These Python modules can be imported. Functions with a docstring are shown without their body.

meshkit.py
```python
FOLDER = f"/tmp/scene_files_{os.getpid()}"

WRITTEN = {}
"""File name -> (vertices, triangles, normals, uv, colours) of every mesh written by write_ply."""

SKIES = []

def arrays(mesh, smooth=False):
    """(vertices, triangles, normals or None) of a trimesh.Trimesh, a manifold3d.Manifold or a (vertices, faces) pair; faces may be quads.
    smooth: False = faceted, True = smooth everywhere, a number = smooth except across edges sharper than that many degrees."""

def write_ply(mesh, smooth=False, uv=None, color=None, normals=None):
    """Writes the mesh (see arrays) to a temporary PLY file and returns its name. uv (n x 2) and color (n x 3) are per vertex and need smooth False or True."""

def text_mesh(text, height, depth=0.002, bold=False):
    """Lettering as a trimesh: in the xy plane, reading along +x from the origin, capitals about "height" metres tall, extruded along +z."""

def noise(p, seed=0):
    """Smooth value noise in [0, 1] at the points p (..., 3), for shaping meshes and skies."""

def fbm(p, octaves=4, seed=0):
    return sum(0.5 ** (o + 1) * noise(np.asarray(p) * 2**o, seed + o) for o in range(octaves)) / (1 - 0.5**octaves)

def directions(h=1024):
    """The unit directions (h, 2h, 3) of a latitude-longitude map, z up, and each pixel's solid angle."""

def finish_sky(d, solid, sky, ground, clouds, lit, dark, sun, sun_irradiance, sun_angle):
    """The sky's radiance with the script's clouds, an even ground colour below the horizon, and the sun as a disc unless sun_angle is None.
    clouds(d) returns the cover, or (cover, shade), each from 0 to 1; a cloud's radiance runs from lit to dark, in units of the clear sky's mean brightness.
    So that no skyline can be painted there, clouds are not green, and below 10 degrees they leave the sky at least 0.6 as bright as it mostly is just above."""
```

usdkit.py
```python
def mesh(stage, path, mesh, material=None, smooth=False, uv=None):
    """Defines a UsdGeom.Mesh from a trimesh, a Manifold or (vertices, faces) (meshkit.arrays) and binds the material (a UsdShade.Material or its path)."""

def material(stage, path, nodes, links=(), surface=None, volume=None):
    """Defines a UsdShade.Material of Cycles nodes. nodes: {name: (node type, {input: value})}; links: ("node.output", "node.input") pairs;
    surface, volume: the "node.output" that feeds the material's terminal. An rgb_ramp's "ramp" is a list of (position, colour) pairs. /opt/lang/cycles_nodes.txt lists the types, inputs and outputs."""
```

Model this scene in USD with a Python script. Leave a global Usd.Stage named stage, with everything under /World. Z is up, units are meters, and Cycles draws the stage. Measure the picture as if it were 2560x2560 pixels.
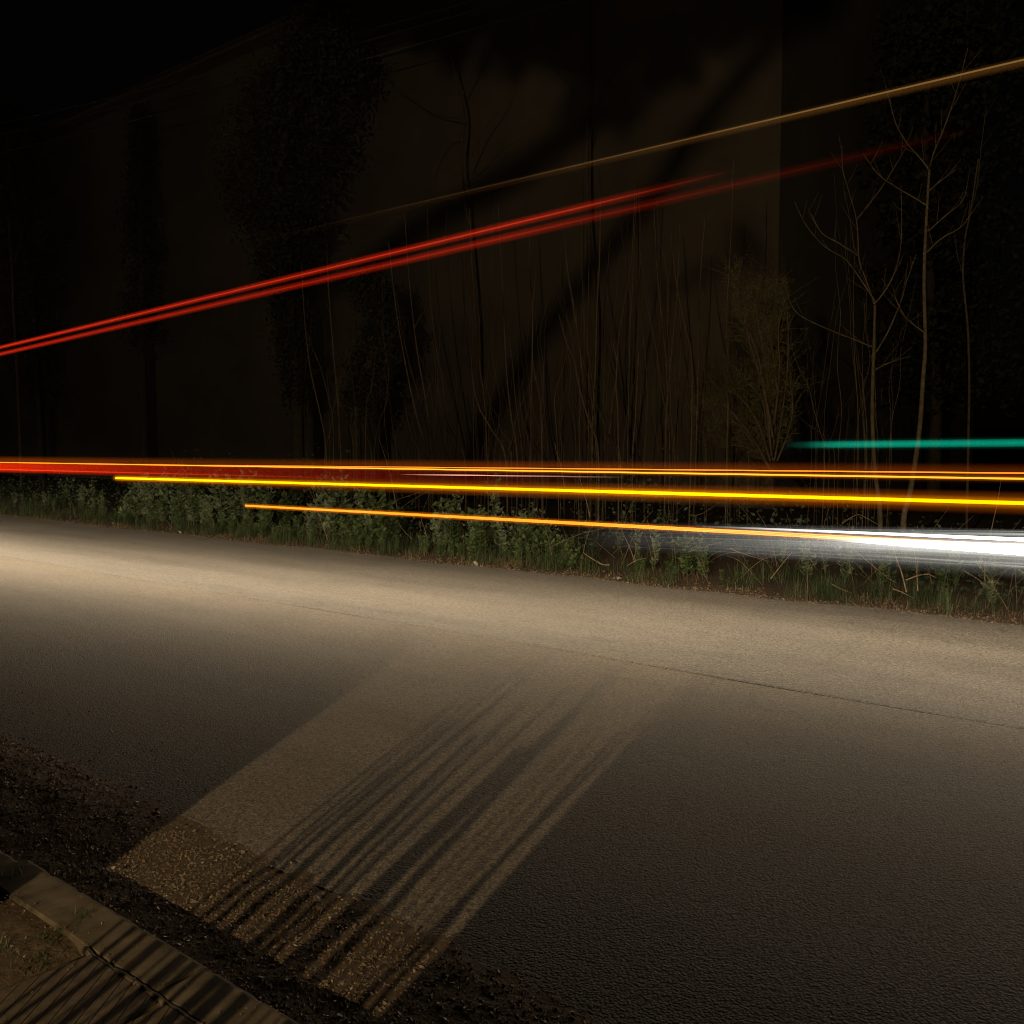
import math, random
import numpy as np, trimesh, usdkit, meshkit
from shapely.geometry import Polygon
from pxr import Usd, UsdGeom, UsdLux, UsdShade, Gf, Sdf, Vt

stage = Usd.Stage.CreateInMemory()
UsdGeom.SetStageUpAxis(stage, 'Z')
UsdGeom.SetStageMetersPerUnit(stage, 1.0)
UsdGeom.Xform.Define(stage, '/World')
UsdGeom.Scope.Define(stage, '/World/Looks')

# ------------------------------------------------------------------ camera
EYE = np.array([0.0, 0.0, 1.42]); PITCH = math.radians(3.95); YAW = math.radians(40.0); FPX = 2459.0
cam = UsdGeom.Camera.Define(stage, '/World/camera')
cam.CreateHorizontalApertureAttr(36.0); cam.CreateVerticalApertureAttr(36.0)
cam.CreateFocalLengthAttr(36.0 * FPX / 2560.0)
cam.CreateClippingRangeAttr((0.05, 2000.0))
cam.CreateExposureAttr(0.0)
cam.AddTranslateOp().Set(Gf.Vec3d(*EYE))
cam.AddRotateZOp().Set(math.degrees(YAW))
cam.AddRotateXOp().Set(90.0 - math.degrees(PITCH))

# ------------------------------------------------------------------ sky and moon (night)
SUN_EL, SUN_AZ = 0.02, 2.4
dome = UsdLux.DomeLight.Define(stage, '/World/sky')
sky_m = usdkit.material(stage, '/World/Looks/night_sky', {
    's': ('sky_texture', {'sky_type': 'single_scattering', 'sun_disc': False, 'sun_elevation': SUN_EL, 'sun_rotation': SUN_AZ}),
    'b': ('background_shader', {'strength': 0.0006})}, [('s.color', 'b.color')], surface='b.background')
UsdShade.MaterialBindingAPI.Apply(dome.GetPrim()).Bind(sky_m)
dome.GetPrim().SetCustomDataByKey('kind', 'structure')
moon = UsdLux.DistantLight.Define(stage, '/World/moon')
moon.CreateIntensityAttr(0.0008); moon.CreateNormalizeAttr(True) if hasattr(moon, 'CreateNormalizeAttr') else None
moon.CreateAngleAttr(0.5); moon.CreateColorAttr(Gf.Vec3f(1.0, 0.93, 0.82))
moon.AddRotateXYZOp().Set(Gf.Vec3f(55, 0, 150))
for p_, l_ in ((moon.GetPrim(), 'faint moonlight'),):
    p_.SetCustomDataByKey('kind', 'structure')

# ------------------------------------------------------------------ helpers
def cam_axes():
    fw = np.array([-math.sin(YAW) * math.cos(PITCH), math.cos(YAW) * math.cos(PITCH), -math.sin(PITCH)])
    rt = np.array([math.cos(YAW), math.sin(YAW), 0.0])
    return fw, rt, np.cross(rt, fw)
_FW, _RT, _UP = cam_axes()
def sight(px, py):
    return _FW + _RT * (px - 1280) / FPX + _UP * (1280 - py) / FPX
def on_ground(px, py, z=0.0):
    d = sight(px, py); return EYE + d * (z - EYE[2]) / d[2]
def on_plane(px, py, y):
    d = sight(px, py); return EYE + d * y / d[1]

_names = {}
def numbered(parent, name):
    k = (parent, name); n = _names.get(k, 0); _names[k] = n + 1
    return f'{parent}/{name}' + (f'_{n:03d}' if n else '')
def tag(prim, label=None, cat=None, group=None, kind=None):
    for k, v in (('label', label), ('category', cat), ('group', group), ('kind', kind)):
        if v: prim.SetCustomDataByKey(k, v)
    return prim
def thing(name, label, cat, loc=(0, 0, 0), rotz=0.0, group=None, scale=None):
    x = UsdGeom.Xform.Define(stage, numbered('/World', name))
    x.AddTranslateOp().Set(Gf.Vec3d(*[float(v) for v in loc]))
    x.AddRotateZOp().Set(float(rotz))
    if scale: x.AddScaleOp().Set(Gf.Vec3f(*[float(s) for s in scale]))
    return tag(x.GetPrim(), label, cat, group)
def copy_of(src, loc, rotz, label, group, scale=1.0):
    was = src.GetCustomData()
    c = thing(src.GetName().rstrip('0123456789').rstrip('_'), label, was['category'], loc, rotz, group, (scale,) * 3)
    c.GetReferences().AddInternalReference(src.GetPath()); c.SetInstanceable(True)
    return c
def obj(name, mesh, m, parent=None, smooth=False, **kw):
    root = '/World' if parent is None else str(parent.GetPath())
    p = usdkit.mesh(stage, numbered(root, name), mesh, m, smooth=smooth).GetPrim()
    return tag(p, **kw)
def struct(name, mesh, m, smooth=False, parent=None):
    return obj(name, mesh, m, parent, smooth, kind='structure' if parent is None else None)
def holder(name):
    return tag(UsdGeom.Xform.Define(stage, numbered('/World', name)).GetPrim(), kind='structure')
def mat(name, nodes, links, surface=None, volume=None):
    return usdkit.material(stage, f'/World/Looks/{name}', nodes, links, surface=surface, volume=volume)

def join(ms):
    vs, fs, n = [], [], 0
    for v, f in ms:
        vs.append(np.asarray(v, float)); fs.append(np.asarray(f, int) + n); n += len(v)
    return (np.vstack(vs), np.vstack(fs))
def shift(m, d):
    return (np.asarray(m[0]) + np.asarray(d, float), m[1])
def box(x0, x1, y0, y1, z0, z1):
    v = np.array([[x, y, z] for x in (x0, x1) for y in (y0, y1) for z in (z0, z1)], float)
    f = np.array([[0, 1, 3], [0, 3, 2], [4, 6, 7], [4, 7, 5], [0, 4, 5], [0, 5, 1], [2, 3, 7], [2, 7, 6], [0, 2, 6], [0, 6, 4], [1, 5, 7], [1, 7, 3]])
    return (v, f)
def bevel_box(x0, x1, y0, y1, z0, z1, b=0.01, seg=1):
    """A box with its long edges and ends chamfered (a hull of 24 points)."""
    pts = []
    for sx, X in ((1, x0), (-1, x1)):
        for sy, Yv in ((1, y0), (-1, y1)):
            for sz, Z in ((1, z0), (-1, z1)):
                pts += [(X + sx * b, Yv + sy * b, Z), (X + sx * b, Yv, Z + sz * b), (X, Yv + sy * b, Z + sz * b)]
    h = trimesh.convex.convex_hull(np.array(pts))
    return (np.array(h.vertices), np.array(h.faces))
def smooth_path(pts, n=4):
    """Catmull-Rom through the points."""
    p = np.asarray(pts, float)
    if len(p) < 3: return p
    q = np.vstack([2 * p[0] - p[1], p, 2 * p[-1] - p[-2]])
    out = []
    for i in range(1, len(q) - 2):
        for t in np.linspace(0, 1, n, endpoint=False):
            a, b, c, d = q[i - 1], q[i], q[i + 1], q[i + 2]
            out.append(0.5 * (2 * b + (c - a) * t + (2 * a - 5 * b + 4 * c - d) * t * t + (3 * b - a - 3 * c + d) * t ** 3))
    out.append(p[-1])
    return np.array(out)
def tube(pts, radii, sides=5, cap=True):
    p = np.asarray(pts, float); n = len(p)
    r = np.broadcast_to(np.asarray(radii, float), (n,)) if np.ndim(radii) == 0 or len(np.atleast_1d(radii)) == n else np.linspace(radii[0], radii[-1], n)
    t = np.gradient(p, axis=0); t /= np.maximum(np.linalg.norm(t, axis=1, keepdims=True), 1e-9)
    ref = np.array([0.31, 0.95, 0.05]) if abs(t[0] @ np.array([0.31, 0.95, 0.05])) < 0.9 else np.array([1.0, 0, 0])
    u = np.cross(t, ref); u /= np.maximum(np.linalg.norm(u, axis=1, keepdims=True), 1e-9); w = np.cross(t, u)
    a = np.arange(sides) / sides * 2 * np.pi
    v = (p[:, None] + r[:, None, None] * (u[:, None] * np.cos(a)[None, :, None] + w[:, None] * np.sin(a)[None, :, None])).reshape(-1, 3)
    i = np.arange(n - 1)[:, None] * sides; j = np.arange(sides)[None]; k = (j + 1) % sides
    A, B, Cc, D = (i + j), (i + k), (i + sides + k), (i + sides + j)
    f = np.vstack([np.stack([A, B, Cc], -1).reshape(-1, 3), np.stack([A, Cc, D], -1).reshape(-1, 3)])
    if cap:
        v = np.vstack([v, p[:1], p[-1:]]); c0, c1 = len(v) - 2, len(v) - 1
        jj = np.arange(sides); kk = (jj + 1) % sides
        f = np.vstack([f, np.stack([np.full(sides, c0), kk, jj], -1), np.stack([np.full(sides, c1), (n - 1) * sides + jj, (n - 1) * sides + kk], -1)])
    return (v, f)
def leaf_blade(base, tip_dir, side_dir, length, width, fold=0.15, droop=0.15):
    """An oval leaf with a fold down its midrib: eight triangles."""
    t = np.asarray(tip_dir, float); t /= np.linalg.norm(t)
    s = np.asarray(side_dir, float); s = s - t * (s @ t); s /= max(np.linalg.norm(s), 1e-9)
    n = np.cross(t, s); b = np.asarray(base, float)
    mid = [b + t * length * q - n * droop * length * q * q for q in (0, 0.35, 0.7, 1.0)]
    w = [0.12, 1.0, 0.72]
    v = [mid[0], mid[1], mid[2], mid[3]]
    for sg in (1, -1):
        for q in (1, 2):
            v.append(mid[q] + s * sg * width * 0.5 * w[q] + n * fold * width)
    f = [[0, 1, 4], [1, 5, 4], [1, 2, 5], [2, 3, 5], [0, 6, 1], [1, 6, 7], [1, 7, 2], [2, 7, 3]]
    return (np.array(v), np.array(f))
def grid(xs, ys, zf):
    X, Yv = np.meshgrid(xs, ys, indexing='ij')
    v = np.stack([X, Yv, zf(X, Yv)], -1).reshape(-1, 3)
    ny = len(ys); i = np.arange(len(xs) - 1)[:, None] * ny; j = np.arange(ny - 1)[None]
    a, b, c, d = i + j, i + ny + j, i + ny + j + 1, i + j + 1
    f = np.vstack([np.stack([a, b, c], -1).reshape(-1, 3), np.stack([a, c, d], -1).reshape(-1, 3)])
    return (v, f)
def fbm(p, octaves=4, seed=0):
    return meshkit.fbm(np.asarray(p), octaves, seed)

# ------------------------------------------------------------------ materials
def rough(name, c1, c2, scale=20.0, rough_=0.9, bump=0.0, bscale=60.0, detail=4.0, spec=0.3, extra_ramp=None, translucent=0.0):
    nodes = {'tc': ('texture_coordinate', {}), 'g': ('geometry', {}),
             'n': ('noise_texture', {'scale': scale, 'detail': detail, 'roughness': 0.6}),
             'r': ('rgb_ramp', {'ramp': [(0.3, c1), (0.7, c2)]}),
             'p': ('principled_bsdf', {'roughness': rough_, 'specular_ior_level': spec})}
    links = [('g.position', 'n.vector'), ('n.fac', 'r.fac'), ('r.color', 'p.base_color')]
    out = 'p.BSDF'
    if bump:
        nodes['bn'] = ('noise_texture', {'scale': bscale, 'detail': 5.0, 'roughness': 0.65})
        nodes['bb'] = ('bump', {'strength': 1.0, 'distance': bump})
        links += [('g.position', 'bn.vector'), ('bn.fac', 'bb.height'), ('bb.normal', 'p.normal')]
    if translucent:
        nodes['t'] = ('translucent_bsdf', {}); nodes['m'] = ('mix_closure', {'fac': translucent})
        links += [('r.color', 't.color'), ('p.BSDF', 'm.closure1'), ('t.BSDF', 'm.closure2')]; out = 'm.closure'
    return mat(name, nodes, links, surface=out)

def asphalt(name, tone, coarse, seed):
    """Worn chip-seal: stones of two sizes in a darker binder, with small pits."""
    nodes = {'g': ('geometry', {}),
             'mp': ('mapping', {'location': (seed * 3.1, seed * 1.7, 0)}),
             'v': ('voronoi_texture', {'scale': coarse, 'randomness': 1.0, 'feature': 'f1'}),
             'v2': ('voronoi_texture', {'scale': coarse * 0.37, 'feature': 'smooth_f1', 'smoothness': 0.4}),
             'n': ('noise_texture', {'scale': coarse * 1.6, 'detail': 3.0, 'roughness': 0.6}),
             'big': ('noise_texture', {'scale': 1.0, 'detail': 6.0, 'roughness': 0.68}), 'mw': ('mapping', {'scale': (0.22, 1.3, 1.0)}), 'st': ('noise_texture', {'scale': 3.4, 'detail': 4.0, 'roughness': 0.7, 'distortion': 0.6}),
             'stm': ('rgb_ramp', {'ramp': [(0.6, (1, 1, 1)), (0.7, (0.74, 0.73, 0.72)), (0.78, (0.62, 0.61, 0.6))]}), 'm4': ('mix', {'mix_type': 'multiply', 'fac': 0.8}), 'pv': ('voronoi_texture', {'scale': 11.0, 'feature': 'f1'}), 'pr': ('rgb_ramp', {'ramp': [(0.0, (0.3, 0.3, 0.3)), (0.075, (0.35, 0.35, 0.35)), (0.12, (1, 1, 1))]}), 'm5': ('mix', {'mix_type': 'multiply', 'fac': 0.85}),
             'mid': ('noise_texture', {'scale': 42.0, 'detail': 4.0, 'roughness': 0.7}),
             'cr': ('rgb_ramp', {'ramp': [(0.0, tuple(1.7 * t for t in tone)), (0.42, tone), (0.75, tuple(0.45 * t for t in tone))]}),
             'bigr': ('rgb_ramp', {'ramp': [(0.3, (0.72, 0.70, 0.70)), (0.5, (1.0, .99, .98)), (0.7, (1.18, 1.16, 1.12))]}),
             'midr': ('rgb_ramp', {'ramp': [(0.32, (0.48, 0.475, 0.47)), (0.5, (1.0, 1.0, 1.0)), (0.7, (1.5, 1.49, 1.48))]}),
             'nr': ('rgb_ramp', {'ramp': [(0.3, (0.62, 0.62, 0.62)), (0.5, (1, 1, 1)), (0.72, (1.5, 1.48, 1.45))]}),
             'm1': ('mix', {'mix_type': 'multiply', 'fac': 1.0}), 'm2': ('mix', {'mix_type': 'multiply', 'fac': 1.0}), 'm3': ('mix', {'mix_type': 'multiply', 'fac': 0.8}),
             'h1': ('math', {'math_type': 'multiply', 'value2': -0.9}), 'h2': ('math', {'math_type': 'multiply_add', 'value2': 0.5}),
             'h3': ('math', {'math_type': 'multiply_add', 'value2': -0.35}),
             'bb': ('bump', {'strength': 1.0, 'distance': 0.0042}),
             'p': ('principled_bsdf', {'roughness': 0.82, 'specular_ior_level': 0.35, 'diffuse_roughness': 0.6})}
    links = [('g.position', 'mp.vector'), ('g.position', 'mw.vector'), ('mw.vector', 'big.vector'), ('st.fac', 'stm.fac')] + [('mp.vector', f'{k}.vector') for k in ('v', 'v2', 'n', 'mid', 'st', 'pv')]
    links += [('v.distance', 'cr.fac'), ('big.fac', 'bigr.fac'), ('mid.fac', 'midr.fac'), ('n.fac', 'nr.fac'),
              ('cr.color', 'm1.color1'), ('bigr.color', 'm1.color2'), ('m1.color', 'm2.color1'), ('midr.color', 'm2.color2'),
              ('m2.color', 'm3.color1'), ('nr.color', 'm3.color2'), ('m3.color', 'm4.color1'), ('stm.color', 'm4.color2'), ('pv.distance', 'pr.fac'), ('m4.color', 'm5.color1'), ('pr.color', 'm5.color2'), ('m5.color', 'p.base_color'),
              ('v.distance', 'h1.value1'), ('n.fac', 'h2.value1'), ('h1.value', 'h2.value3'), ('v2.distance', 'h3.value1'), ('h2.value', 'h3.value3'),
              ('h3.value', 'bb.height'), ('bb.normal', 'p.normal')]
    return mat(name, nodes, links, surface='p.BSDF')

M = {}
M['asphalt_near'] = asphalt('worn_asphalt_near', (0.092, 0.078, 0.064), 105.0, 1)
M['asphalt_far'] = asphalt('worn_asphalt_far', (0.095, 0.088, 0.08), 110.0, 2)
M['soil'] = rough('brown_soil', (0.04, 0.027, 0.016), (0.10, 0.07, 0.044), 30.0, 0.95, 0.01, 70.0)
M['grit'] = rough('reddish_grit', (0.028, 0.019, 0.013), (0.09, 0.062, 0.045), 60.0, 0.9, 0.006, 130.0)
M['meadow'] = rough('dark_ground', (0.015, 0.014, 0.008), (0.05, 0.042, 0.024), 3.0, 0.95, 0.02, 20.0)
M['concrete'] = rough('weathered_concrete', (0.035, 0.027, 0.017), (0.13, 0.104, 0.07), 9.0, 0.85, 0.0015, 180.0)
M['slab'] = rough('brown_paving_concrete', (0.045, 0.034, 0.024), (0.105, 0.08, 0.056), 40.0, 0.85, 0.002, 220.0)
M['render'] = rough('dirty_wall_render', (0.055, 0.048, 0.038), (0.085, 0.075, 0.06), 0.6, 0.95, 0.004, 30.0)
M['roof'] = rough('dark_roof_tile', (0.04, 0.03, 0.025), (0.08, 0.06, 0.05), 5.0, 0.9)
M['bark'] = rough('pale_bark', (0.055, 0.043, 0.027), (0.14, 0.11, 0.07), 22.0, 0.9, 0.002, 150.0)
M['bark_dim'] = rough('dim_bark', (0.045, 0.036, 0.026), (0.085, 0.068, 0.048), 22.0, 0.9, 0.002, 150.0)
M['twig'] = rough('brown_twig', (0.06, 0.046, 0.03), (0.135, 0.104, 0.068), 15.0, 0.85)
M['straw'] = rough('dry_straw', (0.11, 0.08, 0.042), (0.21, 0.155, 0.085), 15.0, 0.85)
M['dark_bark'] = rough('dark_bark', (0.03, 0.025, 0.018), (0.065, 0.055, 0.04), 15.0, 0.95)
M['dark_leaf'] = rough('dark_evergreen_leaf', (0.018, 0.02, 0.013), (0.045, 0.046, 0.03), 8.0, 0.8, spec=0.1)
M['weed'] = rough('weed_leaf', (0.07, 0.115, 0.045), (0.15, 0.205, 0.08), 9.0, 0.45, spec=0.5, translucent=0.2)
M['weed_pale'] = rough('pale_weed_leaf', (0.14, 0.19, 0.11), (0.27, 0.32, 0.20), 9.0, 0.45, spec=0.5, translucent=0.2)
M['under'] = rough('undergrowth_leaf', (0.015, 0.028, 0.015), (0.06, 0.085, 0.045), 7.0, 0.6, spec=0.3)
M['grass'] = rough('grass_blade', (0.025, 0.045, 0.018), (0.09, 0.12, 0.05), 3.0, 0.6, spec=0.3, translucent=0.2)
M['dry_grass'] = rough('dry_grass_blade', (0.12, 0.09, 0.045), (0.22, 0.17, 0.085), 6.0, 0.8)
M['olive'] = rough('olive_needle', (0.11, 0.135, 0.03), (0.20, 0.22, 0.06), 9.0, 0.8, translucent=0.2)
M['stone_light'] = rough('pale_stone', (0.2, 0.175, 0.14), (0.36, 0.32, 0.26), 40.0, 0.8, 0.001, 200.0)
M['stone_mid'] = rough('brown_stone', (0.06, 0.045, 0.029), (0.21, 0.155, 0.10), 60.0, 0.4)
M['stone_dark'] = rough('dark_stone', (0.05, 0.037, 0.024), (0.14, 0.105, 0.07), 40.0, 0.55)
M['wire'] = rough('black_cable', (0.05, 0.05, 0.05), (0.08, 0.08, 0.08), 10.0, 0.7)
M['iron'] = rough('dark_iron', (0.03, 0.03, 0.03), (0.06, 0.05, 0.045), 20.0, 0.6)
M['planks'] = rough('old_wood', (0.05, 0.035, 0.022), (0.11, 0.08, 0.05), 8.0, 0.9)
M['leaf_litter'] = rough('dead_leaf', (0.05, 0.03, 0.016), (0.15, 0.10, 0.055), 30.0, 0.8)
M['pole'] = rough('grey_pole', (0.10, 0.09, 0.08), (0.16, 0.15, 0.13), 10.0, 0.8)
def glow(name, color, strength):
    return mat(name, {'e': ('emission', {'color': color, 'strength': strength})}, [], surface='e.emission')

# ------------------------------------------------------------------ ground, road, pavement
Y_GRAVEL, Y_NEAR, Y_SEAM, Y_FAR, Y_KERB = 1.95, 1.95, 5.35, 8.42, 1.33
def far_edge(x):   # the far edge of the tarmac is ragged
    return Y_FAR + 0.05 * np.sin(x * 1.7) + 0.04 * np.sin(x * 4.1 + 1)
xs = np.concatenate([np.linspace(-120, -26, 40), np.linspace(-25, 8, 330), np.linspace(9, 60, 30)])
struct('ground', grid(np.linspace(-400, 400, 41), np.linspace(-400, 400, 41), lambda x, y: 0 * x - 0.06), M['meadow'])
# near lane: the edge towards the gravel is ragged
def near_sheet():
    ys = np.linspace(0, 1, 14)
    X = np.repeat(xs[:, None], 14, 1)
    y0 = Y_NEAR + 0.02 * np.sin(X * 5.3) + 0.03 * np.sin(X * 2.1 + 0.7) + 0.035 * (fbm(np.stack([X * 6, 0 * X, 0 * X], -1), 3, 3) - 0.5)
    y = y0 + (Y_SEAM + 0.015 * np.sin(X * 0.9) - y0) * ys[None]
    z = 0.0 + 0.006 * (fbm(np.stack([X * 0.8, y * 0.8, 0 * X], -1), 3, 5) - 0.5) - 0.010 * np.exp(-((y - y0) / 0.05) ** 2)
    
    g = grid(xs, ys, lambda a, b: 0 * a)
    return (np.stack([X, y, z], -1).reshape(-1, 3), g[1])
def far_sheet():
    ys = np.r_[0, .006, np.linspace(.05, 1, 10)]
    X = np.repeat(xs[:, None], 12, 1)
    y0 = Y_SEAM + 0.002 + 0.015 * np.sin(X * 0.9)
    y = y0 + (far_edge(X) - y0) * ys[None]
    z = 0.0045 + 0.006 * (fbm(np.stack([X * 0.8, y * 0.8, 0 * X], -1), 3, 8) - 0.5) - .004 * (ys[None] < .004)
    g = grid(xs, ys, lambda a, b: 0 * a)
    return (np.stack([X, y, z], -1).reshape(-1, 3), g[1])
road = holder('road')
obj('near_lane', near_sheet(), M['asphalt_near'], road, smooth=True)
obj('far_lane', far_sheet(), M['asphalt_far'], road, smooth=True)
sx = np.linspace(-60, 12, 500)
seam_v = np.stack([sx, Y_SEAM + 0.015 * np.sin(sx * 0.9) - .004, 0 * sx - 0.006], -1)
obj('seam', tube(seam_v, 0.008 + 0.003 * fbm(np.stack([sx * 3, 0 * sx, 0 * sx], -1), 2, 4), 6), M['asphalt_near'], road, smooth=True)
# road bed under the two lanes
struct('road_bed', grid(np.linspace(-120, 60, 91), np.linspace(1.2, 8.8, 9), lambda x, y: 0 * x - 0.03), M['grit'])
# verge, gently rising, between the tarmac and the wall
def verge_z(x, y):
    t = np.clip((y - 8.35) / 3.0, 0, 1)
    return -0.004 + 0.30 * t * t * (3 - 2 * t) + 0.05 * (fbm(np.stack([x * 1.3, y * 1.3, 0 * x], -1), 4, 11) - 0.5) * np.clip((y - 8.4) / 0.4, 0, 1)
vxs = np.concatenate([np.linspace(-120, -31, 30), np.linspace(-30, 10, 320), np.linspace(11, 60, 20)])
struct('verge', grid(vxs, np.concatenate([np.linspace(8.3, 10, 26), np.linspace(10.2, 40, 40)]), verge_z), M['grit'], smooth=True)
# gravel shoulder between kerb and tarmac
def gravel_z(x, y):
    return -0.002 + 0.022 * (fbm(np.stack([x * 9, y * 9, 0 * x], -1), 4, 21) - 0.5) - 0.016 * np.clip((y - 1.86) / 0.2, 0, 1) + 0.045 * np.clip((-x - 3.2) * 1.5, 0, 1) * np.clip((2.12 - y) / 0.35, 0, 1)
struct('gravel_shoulder', grid(np.concatenate([np.linspace(-12, -6, 60), np.linspace(-5.9, 0.5, 260), np.linspace(0.6, 8, 60)]), np.linspace(1.30, 2.05, 40), gravel_z), M['soil'], smooth=True)
# pavement soil behind the kerb
def soil_z(x, y):
    return 0.112 + 0.025 * (fbm(np.stack([x * 6, y * 6, 0 * x], -1), 4, 31) - 0.5) - 0.03 * np.exp(-((x + 2.43) / 0.05) ** 2) * (y > 0.6)
pave = holder('pavement')
obj('soil_bed', grid(np.linspace(-6.5, -1.2, 200), np.linspace(0.2, 1.22, 50), lambda x, y: np.where((x > -2.4) & (y < 1.185), 0.117, soil_z(x, y))), M['soil'], pave, smooth=True)
obj('sub_base', grid(np.linspace(-14, 8, 40), np.linspace(-8, 1.25, 20), lambda x, y: 0 * x + 0.03), M['soil'], pave)
SL, GW = 0.345, 0.030
def slab_ribs(x0, y1):
    """Raised diagonal ribs of one slab, each clipped to the slab's outline."""
    o = Polygon([(x0 + .009, y1 - SL + .009), (x0 + SL - .009, y1 - SL + .009), (x0 + SL - .009, y1 - .009), (x0 + .009, y1 - .009)])
    d = np.array([0.62, -0.785]); d /= np.linalg.norm(d); n = np.array([-d[1], d[0]])
    c = np.array([x0 + SL / 2, y1 - SL / 2]); out = []
    for k in range(-9, 10):
        a = c + n * k * GW; w = GW * 0.46
        q = Polygon([a - d * 0.4 - n * w, a + d * 0.4 - n * w, a + d * 0.4 + n * w, a - d * 0.4 + n * w]).intersection(o)
        if q.is_empty or q.area < 2e-4: continue
        e = trimesh.creation.extrude_polygon(q, 0.004, engine='earcut')
        out.append((np.array(e.vertices) + [0, 0, 0.121], np.array(e.faces)))
    return out
for ix in range(5):
    for iy in range(2):
        x0, y1 = -2.385 + ix * (SL + 0.012), 1.172 - iy * (SL + 0.012)
        dz = 0.004 * math.sin(ix * 2.1 + iy)
        s = obj('paving_slab', shift(bevel_box(x0, x0 + SL, y1 - SL, y1, 0.05, 0.122, 0.008), (0, 0, dz)), M['slab'], pave)
        for r_ in slab_ribs(x0, y1):
            obj('rib', shift(r_, (0, 0, dz)), M['slab'], s)
jx = np.linspace(-2.42, .6, 260)
jn = fbm(np.stack([jx * 16, 0 * jx, 0 * jx], -1), 4, 61)
obj('joint_ridge', tube(np.stack([jx, 1.170 + .006 * (jn - .5), .1165 + .010 * (jn - .5)], -1), .009 + .007 * (fbm(np.stack([jx * 30, 0 * jx + 3, 0 * jx], -1), 3, 62) - .3), 8), M['slab'], pave, smooth=True)
# kerb
kerb = holder('kerb')
rk = random.Random(4)
def kerb_stone(x0, x1, dy, dz):
    xs_ = np.linspace(x0, x1, 90)
    prof = [(1.178, -0.1), (1.178, 0.118), (1.184, 0.125), (1.305, 0.130), (1.322, 0.122), (1.332, 0.105), (1.338, -0.1)]
    v, n = [], len(prof)
    for x in xs_:
        for (y, z) in prof:
            chip = 0.009 * max(0, fbm(np.array([x * 40, y * 15, z * 15]), 3, 44) - 0.58) * 3 if y > 1.29 and z > 0.09 else 0
            v.append((x, y + dy - chip, z + dz - chip * 0.8))
    f = []
    for i in range(len(xs_) - 1):
        for j in range(n - 1):
            a = i * n + j
            f += [[a, a + n, a + n + 1], [a, a + n + 1, a + 1]]
    for off in (0, (len(xs_) - 1) * n):
        f += [[off, off + j, off + j + 1] for j in range(1, n - 1)]
    return (np.array(v), np.array(f))
x = -7.09
while x < 2.5:
    obj('kerb_stone', kerb_stone(x + 0.006, x + 0.994, rk.uniform(-.004, .004), rk.uniform(-.004, .003) - (0.03 if x < -3.2 else 0)), M['concrete'], kerb, smooth=40)
    x += 1.0

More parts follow.
